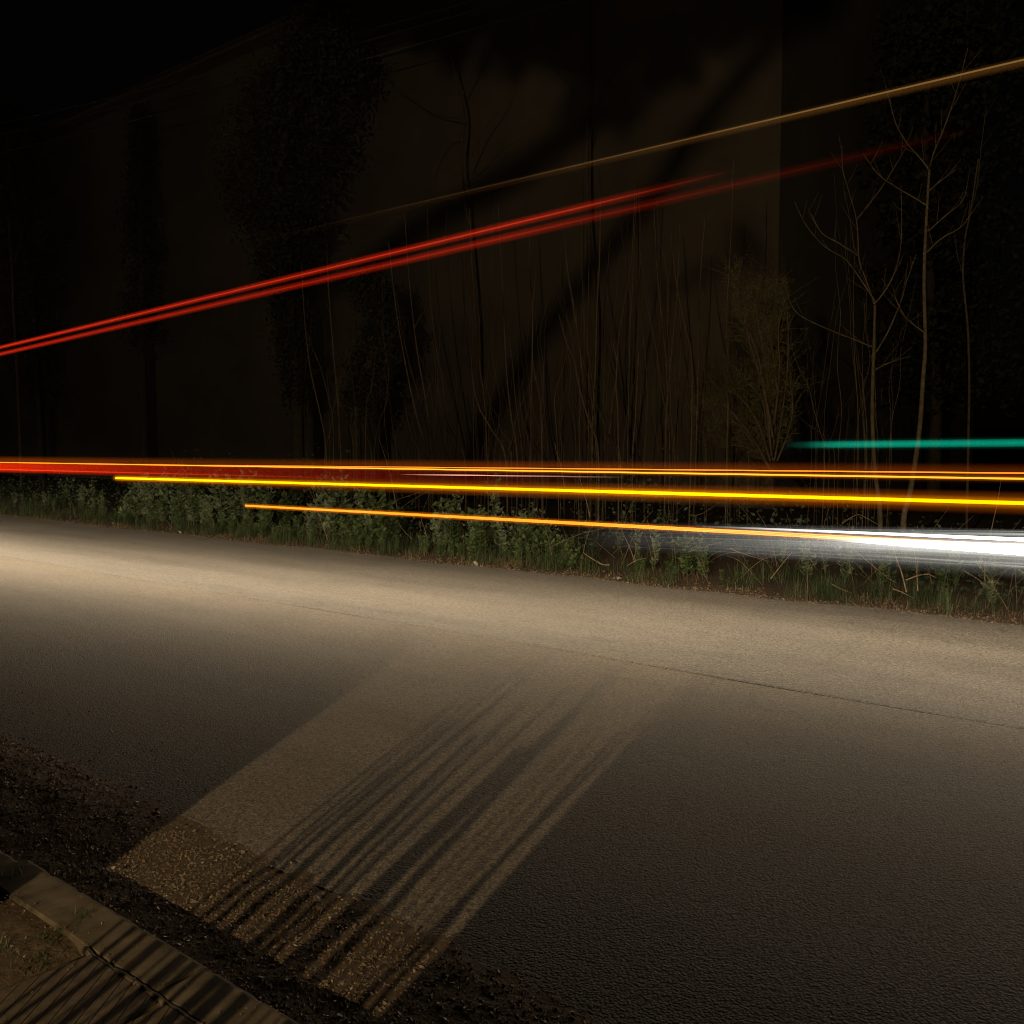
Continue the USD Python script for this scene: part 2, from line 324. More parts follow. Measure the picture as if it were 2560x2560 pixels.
# loose stones: gravel as one scatter
def scatter(name, protos, pos, sizes, seed, mats):
    rng = np.random.default_rng(seed)
    path = numbered('/World', name)
    pi = UsdGeom.PointInstancer.Define(stage, path)
    tg = []
    for k, (m, mt) in enumerate(zip(protos, mats)):
        usdkit.mesh(stage, f'{path}/protos/piece_{k}', m, mt, smooth=False)
        tg.append(f'{path}/protos/piece_{k}')
    pi.CreatePrototypesRel().SetTargets(tg)
    n = len(pos)
    pi.CreatePositionsAttr(Vt.Vec3fArray.FromNumpy(pos.astype(np.float32)))
    pi.CreateProtoIndicesAttr(Vt.IntArray.FromNumpy(rng.integers(0, len(protos), n).astype(np.int32)))
    q = rng.normal(size=(n, 4)); q /= np.linalg.norm(q, axis=1, keepdims=True)
    pi.CreateOrientationsAttr(Vt.QuathArray([Gf.Quath(float(a), float(b), float(c), float(d)) for a, b, c, d in q]))
    pi.CreateScalesAttr(Vt.Vec3fArray.FromNumpy(np.repeat(sizes[:, None], 3, 1).astype(np.float32)))
    tag(pi.GetPrim(), kind='stuff')
    return pi
def pebble(seed, flat=0.75):
    rng = np.random.default_rng(seed)
    h = trimesh.convex.convex_hull(rng.normal(size=(14, 3)) * [1, 0.8, flat] / 1.8)
    v = np.array(h.vertices); v /= np.abs(v).max()
    return (v, np.array(h.faces))
rg = np.random.default_rng(5)
def gravel_points(n, x0, x1, y0, y1, zf):
    p = np.stack([rg.uniform(x0, x1, n), rg.uniform(y0, y1, n)], -1)
    return np.column_stack([p, zf(p[:, 0], p[:, 1])])
gp = gravel_points(24000, -5.4, -0.8, 1.345, 2.02, gravel_z)
keep = (gp[:, 1] < 1.9 + 0.12 * rg.random(len(gp)) ** 2 + np.clip(-gp[:, 0] - 3.5, 0, 1) * 0.12)
gp = gp[keep]
spill = gravel_points(1500, -6.5, -0.8, 1.93, 2.5, lambda a, b: 0 * a + 0.004)
spill = spill[rg.random(len(spill)) < np.exp(-(spill[:, 1] - 1.95) / (0.06 + 0.15 * np.clip(-spill[:, 0] - 3.3, 0, 1)))]
gp = np.vstack([gp, spill])
peb = [pebble(k) for k in range(8)]
pm = [M[k] for k in ('stone_mid', 'stone_dark', 'stone_mid', 'stone_dark', 'stone_mid', 'stone_dark', 'stone_mid', 'stone_mid')]
scatter('gravel', peb, gp, 0.0036 + 0.0052 * rg.random(len(gp)) ** 1.8 + 0.006 * (rg.random(len(gp)) > 0.985), 6, pm)
sp = gravel_points(2600, -4.2, -2.42, 0.4, 1.17, soil_z)
scatter('soil_stones', peb, sp, 0.0025 + 0.005 * rg.random(len(sp)) ** 3, 7, pm)
kd = gravel_points(3600, -4.0, -1.2, .7, 1.34, lambda a, b: 0 * a + .128)
kd = kd[(rg.random(len(kd)) < .25 + .75 * (np.abs(kd[:, 1] - 1.178) < .025) + .6 * (kd[:, 1] > 1.31))]
scatter('grit_on_kerb', peb, kd, 0.0012 + 0.0035 * rg.random(len(kd)) ** 2.5, 9, pm)
vg = np.stack([rg.uniform(-26, 3, 9000), 8.36 + np.abs(rg.normal(0, 0.16, 9000))], -1)
vg = np.column_stack([vg, verge_z(vg[:, 0], vg[:, 1]) + 0.006])
scatter('verge_grit', peb, vg, 0.006 + 0.012 * rg.random(len(vg)) ** 3, 8, pm)

# pale stones one can point to
def pale_stone(px, py, size, label, ground='far', z=0.0):
    p = on_ground(px, py, z)
    obj('stone', shift((pebble(int(px + py), 0.7)[0] * size, pebble(int(px + py), 0.7)[1]), (p[0], p[1], p[2] + size * 0.35)), M['stone_light'], smooth=False, label=label, cat='stone')
pale_stone(1188, 1413, 0.045, 'pale round stone at the foot of the weeds on the far road edge')
pale_stone(285, 1312, 0.07, 'flat pale stone beside the broad-leaved plant at the far road edge')
pale_stone(450, 1333, 0.04, 'small whitish stone in dry grass by the far road edge')
pale_stone(1545, 1450, 0.035, 'tiny white stone on reddish grit beyond the far lane')
pale_stone(116, 1906, 0.011, 'bright pebble lying alone on the tarmac just off the gravel', z=0.004)
pale_stone(171, 2179, 0.013, 'larger of the pale pebbles in the gravel beside the kerb end', z=0.02)
pale_stone(282, 2171, 0.010, 'whitish pebble at the edge of the lamplit gravel patch', z=0.02)
pale_stone(664, 2301, 0.008, 'pale pebble in the gravel crossed by thin shadow stripes', z=0.02)

# ------------------------------------------------------------------ building across the road
WY = 16.0
R = on_plane(1945, 700, WY)[0]
bld = thing('building', 'tall plain rendered building across the road, its wall dim behind bare shoots', 'building', (R, WY, 0))
WL, WH = 60.0, 11.7
obj('wall', join([box(-WL, 0, 0, 0.35, -0.3, WH), box(-0.35, 0, 0.35, 12, -0.3, WH)]), M['render'], bld)
rf = obj('roof', join([box(-WL, 0.35, -0.45, 12.2, WH + 0.003, WH + 0.22)]), M['roof'], bld)
obj('gutter', tube([(-WL, -0.5, WH + 0.02), (0.3, -0.5, WH + 0.02)], 0.07, 8), M['roof'], rf, smooth=True)
dx = on_plane(1472, 300, WY)[0] - R
obj('downpipe', tube([(dx, -0.08, 0.2), (dx, -0.08, WH)], 0.05, 8), M['render'], bld, smooth=True)
obj('plinth', box(-WL, 0.002, -0.04, -0.002, -0.3, 0.9), M['concrete'], bld)

# ------------------------------------------------------------------ far trees, shoots and shrubs
rv = random.Random(77)
def traced(pts, y, jitter=0.0):
    """Pixels of the photograph's stems set on the vertical plane they grow in."""
    out = []
    for k, (px, py) in enumerate(pts):
        out.append(on_plane(px, py, y + jitter * math.sin(k * 1.7)))
    return np.array(out)
def q1(*p): return [(a / 1.5094, b / 1.5094) for a, b in p]
def q2(*p): return [(1280 + a / 1.5094, b / 1.5094) for a, b in p]
def r6(*p): return [(700 + a / 3.019, 500 + b / 3.019) for a, b in p]
def r7(*p): return [(1300 + a / 3.019, 500 + b / 3.019) for a, b in p]
def limb(pts, y, r0, r1, jit=0.0, n=5, sides=6):
    c = smooth_path(traced(pts, y, jit), n)
    return tube(c, np.linspace(r0, r1, len(c)), sides)
def rooted(pts, y):
    """The stem carried down into the ground below its lowest traced point."""
    b = on_plane(*pts[0], y); gz = float(verge_z(np.array([b[0]]), np.array([y]))[0])
    return b, gz

def bare_tree(label, y, trunk, limbs, r0=0.035, r1=0.012, m='bark'):
    b, gz = rooted(trunk, y)
    loc = np.array([b[0], y, gz])
    t = thing('bare_tree', label, 'tree', loc)
    c = smooth_path(np.vstack([[b[0] + 0.02, y, gz - 0.1], traced(trunk, y, 0.05)]), 5)
    obj('trunk', shift(tube(c, np.linspace(r0, r1, len(c)), 8), -loc), M[m], t, smooth=True)
    for k, l in enumerate(limbs):
        cc = smooth_path(traced(l, y + rv.uniform(-.05, .05), 0.12 * rv.choice((-1, 1))), 4)
        cc[0, 1] = y
        parts = [tube(cc, np.linspace(r1 * 0.75, 0.0035, len(cc)), 5)]
        for q in range(2, len(cc) - 1, 3):       # short side twigs
            d = cc[q + 1] - cc[q]; d /= np.linalg.norm(d)
            e = cc[q] + 0.12 * d + np.array([rv.uniform(-.16, .16), rv.uniform(-.12, .12), rv.uniform(.05, .2)])
            parts.append(tube([cc[q], (cc[q] + e) / 2 + [0, 0, -.01], e], np.array([0.003, 0.0025, 0.0015]), 4))
        obj('limb', shift(join(parts), -loc), M[m], t, smooth=True)
    return t
bare_tree('slim bare tree with a forked top, thinner trunk nearer the building corner', 10.6,
    q2((1388, 1920), (1372, 1800), (1362, 1640), (1360, 1500), (1366, 1300), (1370, 1150)),
    [q2((1370, 1150), (1330, 1040), (1310, 980), (1300, 830), (1270, 720), (1248, 640), (1245, 550)),
     q2((1308, 965), (1230, 915), (1170, 880), (1130, 810), (1115, 780)),
     q2((1370, 1150), (1430, 1060), (1460, 970), (1470, 880), (1468, 700)),
     q2((1300, 830), (1340, 780), (1400, 700), (1450, 620), (1485, 560)),
     q2((1361, 1310), (1290, 1280), (1200, 1245), (1080, 1185), (1040, 1110), (1030, 1040)),
     q2((1361, 1350), (1420, 1250), (1470, 1130), (1490, 1060), (1525, 960)),
     q2((1372, 1140), (1320, 1060), (1260, 980), (1180, 930), (1110, 850), (1065, 760)),
     q2((1362, 1400), (1420, 1370), (1500, 1345))], 0.029, 0.013)
bare_tree('slim bare tree with a leaning trunk base, taller one farther from the building corner', 10.2,
    q2((1478, 1960), (1500, 1870), (1522, 1740), (1540, 1600), (1552, 1420), (1560, 1300), (1555, 1060), (1562, 860), (1575, 640)),
    [q2((1575, 640), (1590, 580), (1620, 510), (1660, 400), (1690, 300), (1720, 180)),
     q2((1575, 640), (1535, 590), (1490, 540), (1450, 470), (1430, 400), (1415, 350)),
     q2((1560, 1258), (1510, 1220), (1480, 1190), (1450, 1130), (1435, 1075)),
     q2((1558, 960), (1620, 900), (1690, 860), (1730, 810), (1755, 775)),
     q2((1562, 880), (1640, 810), (1690, 770), (1716, 725)),
     q2((1566, 775), (1500, 735), (1440, 700), (1380, 655), (1325, 580)),
     q2((1574, 720), (1620, 680), (1675, 640))], 0.031, 0.012)
bare_tree('thin faint bare tree standing alone in the dark beyond the two slim trees', 12.5,
    q2((1725, 1500), (1722, 1280), (1715, 1180), (1702, 1040), (1710, 900), (1730, 800), (1760, 600)),
    [q2((1702, 1040), (1680, 960), (1668, 860)), q2((1730, 800), (1755, 700), (1770, 560), (1790, 400))], 0.016, 0.009, 'bark_dim')
bare_tree('tall bare tree before the lit wall, straight trunk rising past the top', 15.3,
    q2((310, 1500), (318, 1200), (290, 820), (285, 560), (292, 300), (298, 80), (300, -120)),
    [q2((285, 560), (330, 380), (400, 250), (460, 120), (500, 20)), q2((292, 320), (240, 200), (170, 90), (120, 10)),
     q2((296, 150), (250, 60), (200, -40)), q2((288, 450), (220, 330), (130, 230), (60, 90)), q2((298, 60), (350, -20), (400, -90))], 0.03, 0.016, 'bark_dim')
bare_tree('bare tree with drooping branches hanging over the wall near the cables', 15.1,
    q1((1800, 1560), (1795, 1200), (1760, 800), (1740, 600), (1750, 430), (1700, 200), (1690, 0), (1680, -100)),
    [q1((1740, 450), (1640, 430), (1560, 380), (1500, 340), (1430, 270), (1380, 190), (1290, 110), (1240, 50), (1205, -20)),
     q1((1760, 640), (1820, 500), (1880, 420), (1930, 330)), q1((1750, 520), (1690, 520), (1640, 600), (1600, 740)),
     q1((1710, 230), (1640, 150), (1560, 100), (1480, 60)), q1((1735, 380), (1800, 230), (1850, 120), (1900, 0)),
     q1((1755, 700), (1830, 640), (1900, 560), (1990, 520))], 0.035, 0.016, 'bark_dim')
bare_tree('bare slender tree at the far dark end of the verge, lit trunk', 11.5,
    q1((70, 1520), (62, 1350), (50, 1150), (45, 1020), (30, 800)),
    [q1((45, 1020), (80, 900), (110, 760)), q1((50, 1150), (20, 1060), (-10, 980))], 0.04, 0.015, 'bark_dim')

# upright shoots: traced ones first, then their neighbours in the same thicket
SG = 'bare shoots in front of the wall'
def shoot_place(px):
    for lim, words in ((800, 'before the dark stretch of wall, past the black bush'), (1000, 'beside the black leafy bush'), (1180, 'in the dense clump rising from the middle of the weed fringe'), (1420, 'before the slanting dark shadow band on the wall'),
                       (1640, 'between the slanting shadow band and the feathery shrub'), (1960, 'near the feathery shrub at the building corner'), (9999, 'in the dark past the building corner')):
        if px < lim: return words
SHOOT = None
def shoot(pts, y, r0, label=SHOOT, group=SG, m='twig', twigs=0):
    b, gz = rooted(pts, y)
    loc = np.array([b[0], y, gz])
    base = np.array([b[0] + 0.05 * rv.uniform(-1, 1), y, gz - 0.05])
    path = traced(pts, y, 0.04)
    if path[0, 2] < gz + 0.12: path[0, 2] = gz + 0.12
    c = smooth_path(np.vstack([base, path]), 5)
    ms = [tube(c, np.linspace(r0, r0 * 0.35, len(c)), 5)]
    for k in range(twigs):
        q = rv.randrange(len(c) // 3, len(c) - 1)
        e = c[q] + np.array([rv.uniform(-.2, .2), rv.uniform(-.15, .15), rv.uniform(.1, .35)])
        ms.append(tube([c[q], (c[q] + e) / 2 + [0, 0, .02], e], np.array([r0 * .4, r0 * .3, r0 * .2]), 4))
    size = 'sturdy bare' if r0 >= .013 else 'slender bare' if r0 >= .009 else 'hair-thin bare'
    w = shoot_place(pts[0][0]); label = f'{size} upright shoot {w}'
    t = thing('bare_shoot', label, 'shoot', loc, group=f'{size} shoots {w}')
    obj('stem', shift(ms[0], -loc), M[m], t, smooth=True)
    for q_ in ms[1:]: obj('twig', shift(q_, -loc), M[m], t, smooth=True)
traced_shoots = [
    (r6((345, 1870), (300, 1600), (230, 1280), (190, 950), (170, 640), (160, 480)), 0.014),
    (r6((400, 1700), (370, 1520), (310, 1280), (230, 1080), (190, 960)), 0.009),
    (r6((455, 1840), (430, 1480), (400, 1100), (370, 700), (350, 300), (340, 150)), 0.013),
    (r6((440, 1500), (410, 1250), (380, 900), (355, 560)), 0.009),
    (r6((570, 1600), (545, 1350), (505, 1100), (490, 950)), 0.008),
    (r6((690, 1920), (640, 1760), (575, 1590), (575, 1200), (550, 700), (520, 200)), 0.012),
    (r6((650, 1600), (690, 1420), (720, 1180)), 0.007),
    (r6((1120, 1930), (1060, 1740), (1000, 1500), (940, 1200), (880, 850), (830, 420), (820, 320)), 0.015),
    (r6((1160, 1930), (1120, 1650), (1080, 1400), (1030, 1100), (990, 760), (960, 420), (940, 100)), 0.014),
    (r6((1140, 1900), (1090, 1640), (1040, 1460), (980, 1250), (920, 980), (870, 680)), 0.009),
    (r6((1270, 1880), (1230, 1400), (1180, 1130), (1140, 800), (1120, 420), (1115, 40)), 0.010),
    (r6((1390, 1940), (1300, 1760), (1220, 1580), (1190, 1430), (1190, 1340)), 0.013),
    (r6((1700, 1940), (1600, 1740), (1500, 1560), (1450, 1320), (1440, 1050), (1436, 860)), 0.014),
    (r6((1560, 1860), (1540, 1500), (1500, 1180), (1470, 800), (1445, 400), (1430, 60)), 0.010),
    (r6((1790, 1940), (1740, 1600), (1710, 1300), (1690, 900), (1665, 400), (1645, 40)), 0.015),
    (r6((1830, 1940), (1780, 1540), (1750, 1200), (1700, 860)), 0.010),
    (r6((1050, 1930), (1000, 1800), (960, 1640), (935, 1510)), 0.009),
    (r6((800, 1930), (760, 1840), (745, 1800)), 0.008),
    (r7((590, 1900), (530, 1700), (470, 1500), (430, 1340), (410, 1220), (350, 1070), (290, 860)), 0.013),
    (r7((545, 1750), (490, 1460), (450, 1120), (400, 780), (350, 460), (335, 180)), 0.013),
    (r7((550, 1650), (570, 1250), (580, 850), (600, 460), (605, 60), (600, -300)), 0.015),
    (r7((575, 1780), (560, 1500), (575, 1100), (585, 820)), 0.010),
    (r7((630, 1700), (635, 1350), (630, 950), (650, 650), (680, 300)), 0.010),
    (r7((655, 1920), (700, 1560), (730, 1280), (745, 1050), (790, 760), (840, 470), (860, 100), (870, -250)), 0.013),
    (r7((740, 1680), (725, 1420), (730, 1220), (705, 1110), (712, 1065)), 0.011),
    (r7((850, 1940), (870, 1660), (885, 1350), (895, 1160)), 0.014),
    (r7((820, 1500), (830, 1000), (850, 650), (858, 400), (880, -40)), 0.008),
    (r7((1100, 1690), (1120, 1430), (1150, 1080), (1180, 780), (1200, 400), (1205, 180)), 0.012),
    (r7((1110, 1400), (1080, 1000), (1040, 600), (1020, 250), (1010, 60)), 0.012),
    (r7((1170, 1740), (1200, 1420), (1210, 1100), (1205, 800)), 0.009),
    (r7((1300, 1300), (1250, 980), (1200, 740), (1160, 480), (1140, 250)), 0.009),
    (r7((1345, 1300), (1350, 800), (1370, 450), (1400, 80), (1415, -150)), 0.010),
    (r7((1570, 1420), (1560, 900), (1580, 500), (1600, 100), (1610, -300)), 0.011),
    (r7((1590, 1250), (1580, 1000), (1590, 700)), 0.007),
    (r7((80, 1940), (85, 1500), (95, 900), (70, 500), (75, 250)), 0.012),
    (r7((110, 1920), (50, 1600), (20, 1420)), 0.009),
    (r7((165, 1900), (150, 1500), (100, 1250), (95, 850), (120, 500)), 0.009),
    (r7((280, 1800), (260, 1500), (330, 1250), (350, 1120)), 0.008),
    (r7((520, 1500), (510, 1000), (520, 500), (510, 100)), 0.009),
]
for k, (pts, r) in enumerate(traced_shoots):
    shoot(pts, 10.4 + 0.35 * (k * 7 % 6), r, twigs=rv.choice((0, 0, 1, 2)))
for k in range(110):        # finer ones between them, and on towards the dark trees
    px = rv.choice((rv.gauss(1330, 170), rv.uniform(1100, 1900), rv.uniform(760, 1900), rv.uniform(2000, 2230)))
    y = rv.uniform(10.4, 13.5); top = rv.choice((rv.uniform(420, 800), rv.uniform(650, 1050))); lean = rv.gauss(-10, 45)
    pts = [(px, 1140)]
    for q in (.2, .4, .6, .8, 1.0):
        pts.append((px + lean * q ** 1.4 + rv.gauss(0, 5), 1140 + (top - 1140) * q))
    shoot(pts, y, rv.uniform(.0032, .0068), twigs=rv.choice((0, 1, 2, 4)))

# the feathery olive shrub at the building's corner
def feather_shrub():
    y = 11.2
    base = on_plane(1280 + 960 / 1.509, 1150, y); gz = float(verge_z(np.array([base[0]]), np.array([y]))[0])
    loc = np.array([base[0], y, gz])
    t = thing('feathery_shrub', 'olive feathery shrub with twiggy branches at the foot of the building corner', 'shrub', loc)
    limbs = [q2((985, 1740), (980, 1560), (960, 1400), (930, 1230), (900, 1120), (840, 1040)), q2((985, 1700), (1000, 1500), (980, 1300), (950, 1180), (945, 1100)),
             q2((990, 1740), (1020, 1560), (1040, 1380), (1040, 1180), (1020, 1060)), q2((975, 1740), (930, 1600), (860, 1500), (790, 1470), (765, 1440)),
             q2((970, 1760), (900, 1640), (800, 1530), (740, 1540), (680, 1570)), q2((980, 1780), (920, 1690), (850, 1600), (780, 1600), (720, 1680)),
             q2((980, 1700), (960, 1600), (940, 1500), (870, 1440), (820, 1470)), q2((1000, 1740), (1040, 1640), (1060, 1540), (1050, 1440)),
             q2((985, 1650), (930, 1350), (880, 1230), (850, 1190)), q2((990, 1780), (930, 1710), (850, 1680), (790, 1690)),
             q2((990, 1600), (1010, 1400), (1005, 1250), (1030, 1130)), q2((980, 1720), (955, 1500), (900, 1300), (870, 1180), (830, 1030))]
    tw = []; lv = []
    for l in limbs:
        c = smooth_path(traced(l, y + rv.uniform(-.25, .25), 0.1), 5)
        obj('branch', shift(tube(c, np.linspace(0.014, 0.004, len(c)), 5), -loc), M['twig'], t, smooth=True)
        for q in range(2, len(c)):
            for _ in range(5):
                d = np.array([rv.gauss(-.05, .17), rv.gauss(0, .15), abs(rv.gauss(.17, .12))])
                e = c[q] + d * rv.uniform(.6, 1.4)
                tw.append(tube([c[q], (c[q] + e) / 2 + [0, 0, .015], e], np.array([.0028, .0022, .0012]), 3, cap=False))
                for s in np.linspace(.25, 1, 9):
                    b = c[q] + (e - c[q]) * s
                    dd = np.array([rv.gauss(0, 1), rv.gauss(0, 1), rv.gauss(.5, .8)]); dd /= np.linalg.norm(dd)
                    sd = np.cross(dd, [0.3, 0.8, 0.5]); sd /= np.linalg.norm(sd)
                    L = rv.uniform(.018, .038)
                    lv.append((np.array([b - sd * .002, b + sd * .002, b + dd * L + sd * .0016, b + dd * L - sd * .0016]), np.array([[0, 1, 2], [0, 2, 3]])))
    obj('fine_twigs', shift(join(tw), -loc), M['twig'], t, kind='stuff')
    obj('needle_foliage', shift(join(lv), -loc), M['olive'], t, kind='stuff')
feather_shrub()

# dark evergreens standing before the wall
def leafy_mass(name, label, cat, y, spine, width, n, leaf, seed, trunk=None, m='dark_leaf', depth=1.2, ragged=0.35):
    """A trunk and a crown of small leaf clumps spread through the volume round a spine of pixel points with half-widths."""
    rng = np.random.default_rng(seed)
    S = traced(spine, y); W = np.array(width, float)
    b = S[0]; gz = float(verge_z(np.array([b[0]]), np.array([y]))[0]); loc = np.array([b[0], y, gz])
    t = thing(name, label, cat, loc)
    tp = smooth_path(np.vstack([[b[0], y, gz - .1], traced(trunk or spine, y)]), 4)
    obj('trunk', shift(tube(tp, np.linspace(.14, .04, len(tp)), 7), -loc), M['dark_bark'], t, smooth=True)
    nc = n // 14; u = rng.random(nc) * (len(S) - 1); i = np.minimum(u.astype(int), len(S) - 2); fr = (u - i)[:, None]
    c = S[i] * (1 - fr) + S[i + 1] * fr; w = W[i] * (1 - fr[:, 0]) + W[i + 1] * fr[:, 0]
    a = rng.random(nc) * 2 * np.pi; rad = np.sqrt(rng.random(nc))
    lump = 0.55 + ragged * 3.4 * (fbm(np.column_stack([c[:, 2] * 1.3, np.cos(a) * 1.5 + 5, np.sin(a) * 1.5]), 4, seed) - 0.3)
    p = c + np.column_stack([np.cos(a) * rad * w * lump, np.sin(a) * rad * w * lump * depth * .6, rng.normal(0, .15, nc)])
    p = np.repeat(p, 14, 0) + rng.normal(0, leaf * 1.3, (nc * 14, 3)); n = nc * 14
    d = rng.normal(size=(n, 3)); d /= np.linalg.norm(d, axis=1, keepdims=True)
    s = np.cross(d, rng.normal(size=(n, 3))); s /= np.linalg.norm(s, axis=1, keepdims=True)
    L = leaf * rng.uniform(.6, 1.4, n)[:, None]
    v = np.stack([p, p + d * L * .5 + s * L * .28, p + d * L, p + d * L * .5 - s * L * .28], 1).reshape(-1, 3)
    k = np.arange(n)[:, None] * 4
    f = np.vstack([k + [0, 1, 2], k + [0, 2, 3]])
    obj('crown', (v - loc, f), M[m], t, kind='stuff')
leafy_mass('evergreen_tree', 'dark ivy-clad evergreen tree blotting out the wall behind the tallest shoots', 'tree', 13.2,
    q1((1120, 1500), (1100, 1150), (1080, 900), (1050, 700), (1080, 500), (1130, 330), (1200, 200), (1230, 60)), [.3, .6, 1.3, 1.9, 2.1, 1.9, 1.3, .6], 26000, .085, 3)
leafy_mass('evergreen_bush', 'black leafy bush clinging to a stump among the shoots before the wall', 'bush', 12.2,
    q1((1340, 1560), (1380, 1400), (1440, 1250), (1420, 1120), (1350, 1060)), [.35, .55, .55, .5, .2], 6000, .07, 9)
leafy_mass('cypress', 'narrow dark cypress pointing up before the faint end of the wall', 'tree', 14.6,
    q1((535, 1300), (535, 950), (532, 750), (528, 560), (526, 420)), [1.0, .95, .75, .45, .05], 9000, .08, 13, ragged=.15)
leafy_mass('evergreen_tree', 'big unlit evergreen tree beside the narrow cypress at the end of the wall', 'tree', 14.2,
    q1((150, 1500), (120, 1100), (60, 800), (30, 560), (40, 380)), [1.0, 1.6, 1.9, 1.5, .4], 12000, .1, 17)
leafy_mass('evergreen_tree', 'unlit tree behind the two slim bare trees, past the building corner', 'tree', 21.0,
    q2((1600, 1500), (1580, 1100), (1560, 700), (1570, 300), (1600, 60)), [2.0, 3.2, 3.6, 3.2, 1.0], 12000, .14, 19)

# overhead cables
for k, (a, b, lab) in enumerate([((-40, 322), (1240, -20), 'highest of the thin overhead cables crossing the dark sky'), ((-40, 350), (1300, -12), 'middle thin overhead cable crossing the dark sky'), ((-40, 395), (1520, -30), 'lowest of the thin overhead cables, passing in front of the bare branches')]):
    A, B = on_plane(*a, 13.5), on_plane(*b, 13.5)
    A2, B2 = A + (A - B) * .3, B + (B - A) * .5
    pts = [A2 + (B2 - A2) * s + np.array([0, 0, -.35 * 4 * s * (1 - s) + .25]) for s in np.linspace(0, 1, 24)]
    t = thing('overhead_cable', lab, 'cable', A2)
    obj('cable', shift(tube(pts, .012, 5), -A2), M['wire'], t, smooth=True)

# ------------------------------------------------------------------ weeds, grass and stalks on the far verge
rw = random.Random(21)
def weed_plant(seed, h, n_stem, leaf, m):
    r = random.Random(seed); st, lv = [], []
    for s in range(n_stem):
        a = r.uniform(0, 6.28); lean = r.uniform(.05, .35)
        tip = np.array([math.cos(a) * lean * h, math.sin(a) * lean * h, h * r.uniform(.7, 1.0)])
        c = smooth_path([(0, 0, -.03), tip * [.35, .35, .5], tip], 5)
        st.append(tube(c, np.linspace(.004, .0015, len(c)), 4))
        for q in range(2, len(c)):
            for _ in range(r.choice((1, 2, 2))):
                b = r.uniform(0, 6.28); d = np.array([math.cos(b), math.sin(b), r.uniform(-.3, .7)])
                p = c[q] + np.array([0, 0, r.uniform(-.03, .03)])
                lv.append(leaf_blade(p, d, np.cross(d, [0, 0, 1]) + [0, 0, r.uniform(-.4, .4)], leaf * r.uniform(.5, 1.15), leaf * r.uniform(.5, .85), .12, r.uniform(.1, .5)))
    return join(st), join(lv)
WKIND = ['leafy green weed', 'pale-leaved bushy weed', 'small low weed', 'tall narrow weed']
def weed_place(px):
    for lim, words in ((290, 'in the fringe before the thick yellow trail begins'), (613, 'in the fringe between the starts of the two lower trails'), (950, 'in the dense fringe just past the start of the lowest trail'),
                       (1300, 'in the middle of the fringe under the lowest trail'), (1700, 'in the fringe where the white band begins'), (9999, 'in the thin fringe behind the white band')):
        if px < lim: return words
specs = [(0, .62, 4, .12, 'weed'), (1, .62, 4, .115, 'weed_pale'), (2, .30, 6, .07, 'weed'), (3, .85, 4, .10, 'weed_pale')]
protos = []
def weed_at(kind, x, y, rot, sc, px=500):
    lab = f'{WKIND[kind]} {weed_place(px)}'; grp = f'{WKIND[kind]}s {weed_place(px)}'
    z = float(verge_z(np.array([x]), np.array([y]))[0])
    if kind < len(protos) and protos[kind] is not None:
        return copy_of(protos[kind], (x, y, z), rot, lab, grp, sc)
    s = specs[kind]; a, b = weed_plant(40 + s[0], s[1], s[2], s[3], s[4])
    t = thing('weed', lab, 'weed', (x, y, z), rot, grp, (1.0,) * 3)
    obj('stem', a, M['weed'], t); obj('foliage', b, M[s[4]], t)
    protos.append(t); return t
def px_to_x(px, y): return on_plane(px, 1300, y)[0]
for k in range(4): weed_at(k, px_to_x(420 + 160 * k, 9.3), 9.3, 40 * k, 1.0, 420 + 160 * k)
for k in range(330):
    px = rw.choice((rw.uniform(190, 1350), rw.uniform(190, 1350), rw.gauss(520, 200), rw.gauss(1150, 330), rw.uniform(-60, 2600)))
    y = 8.75 + abs(rw.gauss(0, .6)) + (.25 if px < 180 else .15 if px > 1500 else 0)
    kind = rw.choice((0, 0, 1, 1, 2, 3)) if y > 9.0 else rw.choice((2, 2, 2, 0))
    if fbm(np.array([px * .011, y * 1.5, 0.0]), 3, 91) < .40: continue
    big = np.interp(px, [100, 350, 1000, 1700, 2500], [.55, 1.15, 1.05, .65, .6])
    weed_at(kind, px_to_x(px, y), y, rw.uniform(0, 360), big * rw.uniform(.55, 1.2) * (1.0 if y > 9.1 else .65), px)

# the plant with broad pale leaves by the road
p0 = on_ground(300, 1308)
dock = thing('broadleaf_plant', 'low plant with a few broad pale green leaves at the far road edge', 'plant', (p0[0], p0[1], 0.01))
for k, (a, e, L) in enumerate([(2.5, .9, .30), (.4, .55, .26), (3.9, .35, .24), (5.2, .5, .2), (1.4, 1.2, .28), (4.6, .25, .22)]):
    d = np.array([math.cos(a) * math.cos(e), math.sin(a) * math.cos(e), math.sin(e)])
    obj('leaf', leaf_blade((0, 0, 0), d, np.cross(d, [0, 0, 1]), L, L * .42, .1, .3), M['weed_pale'], dock, smooth=True)

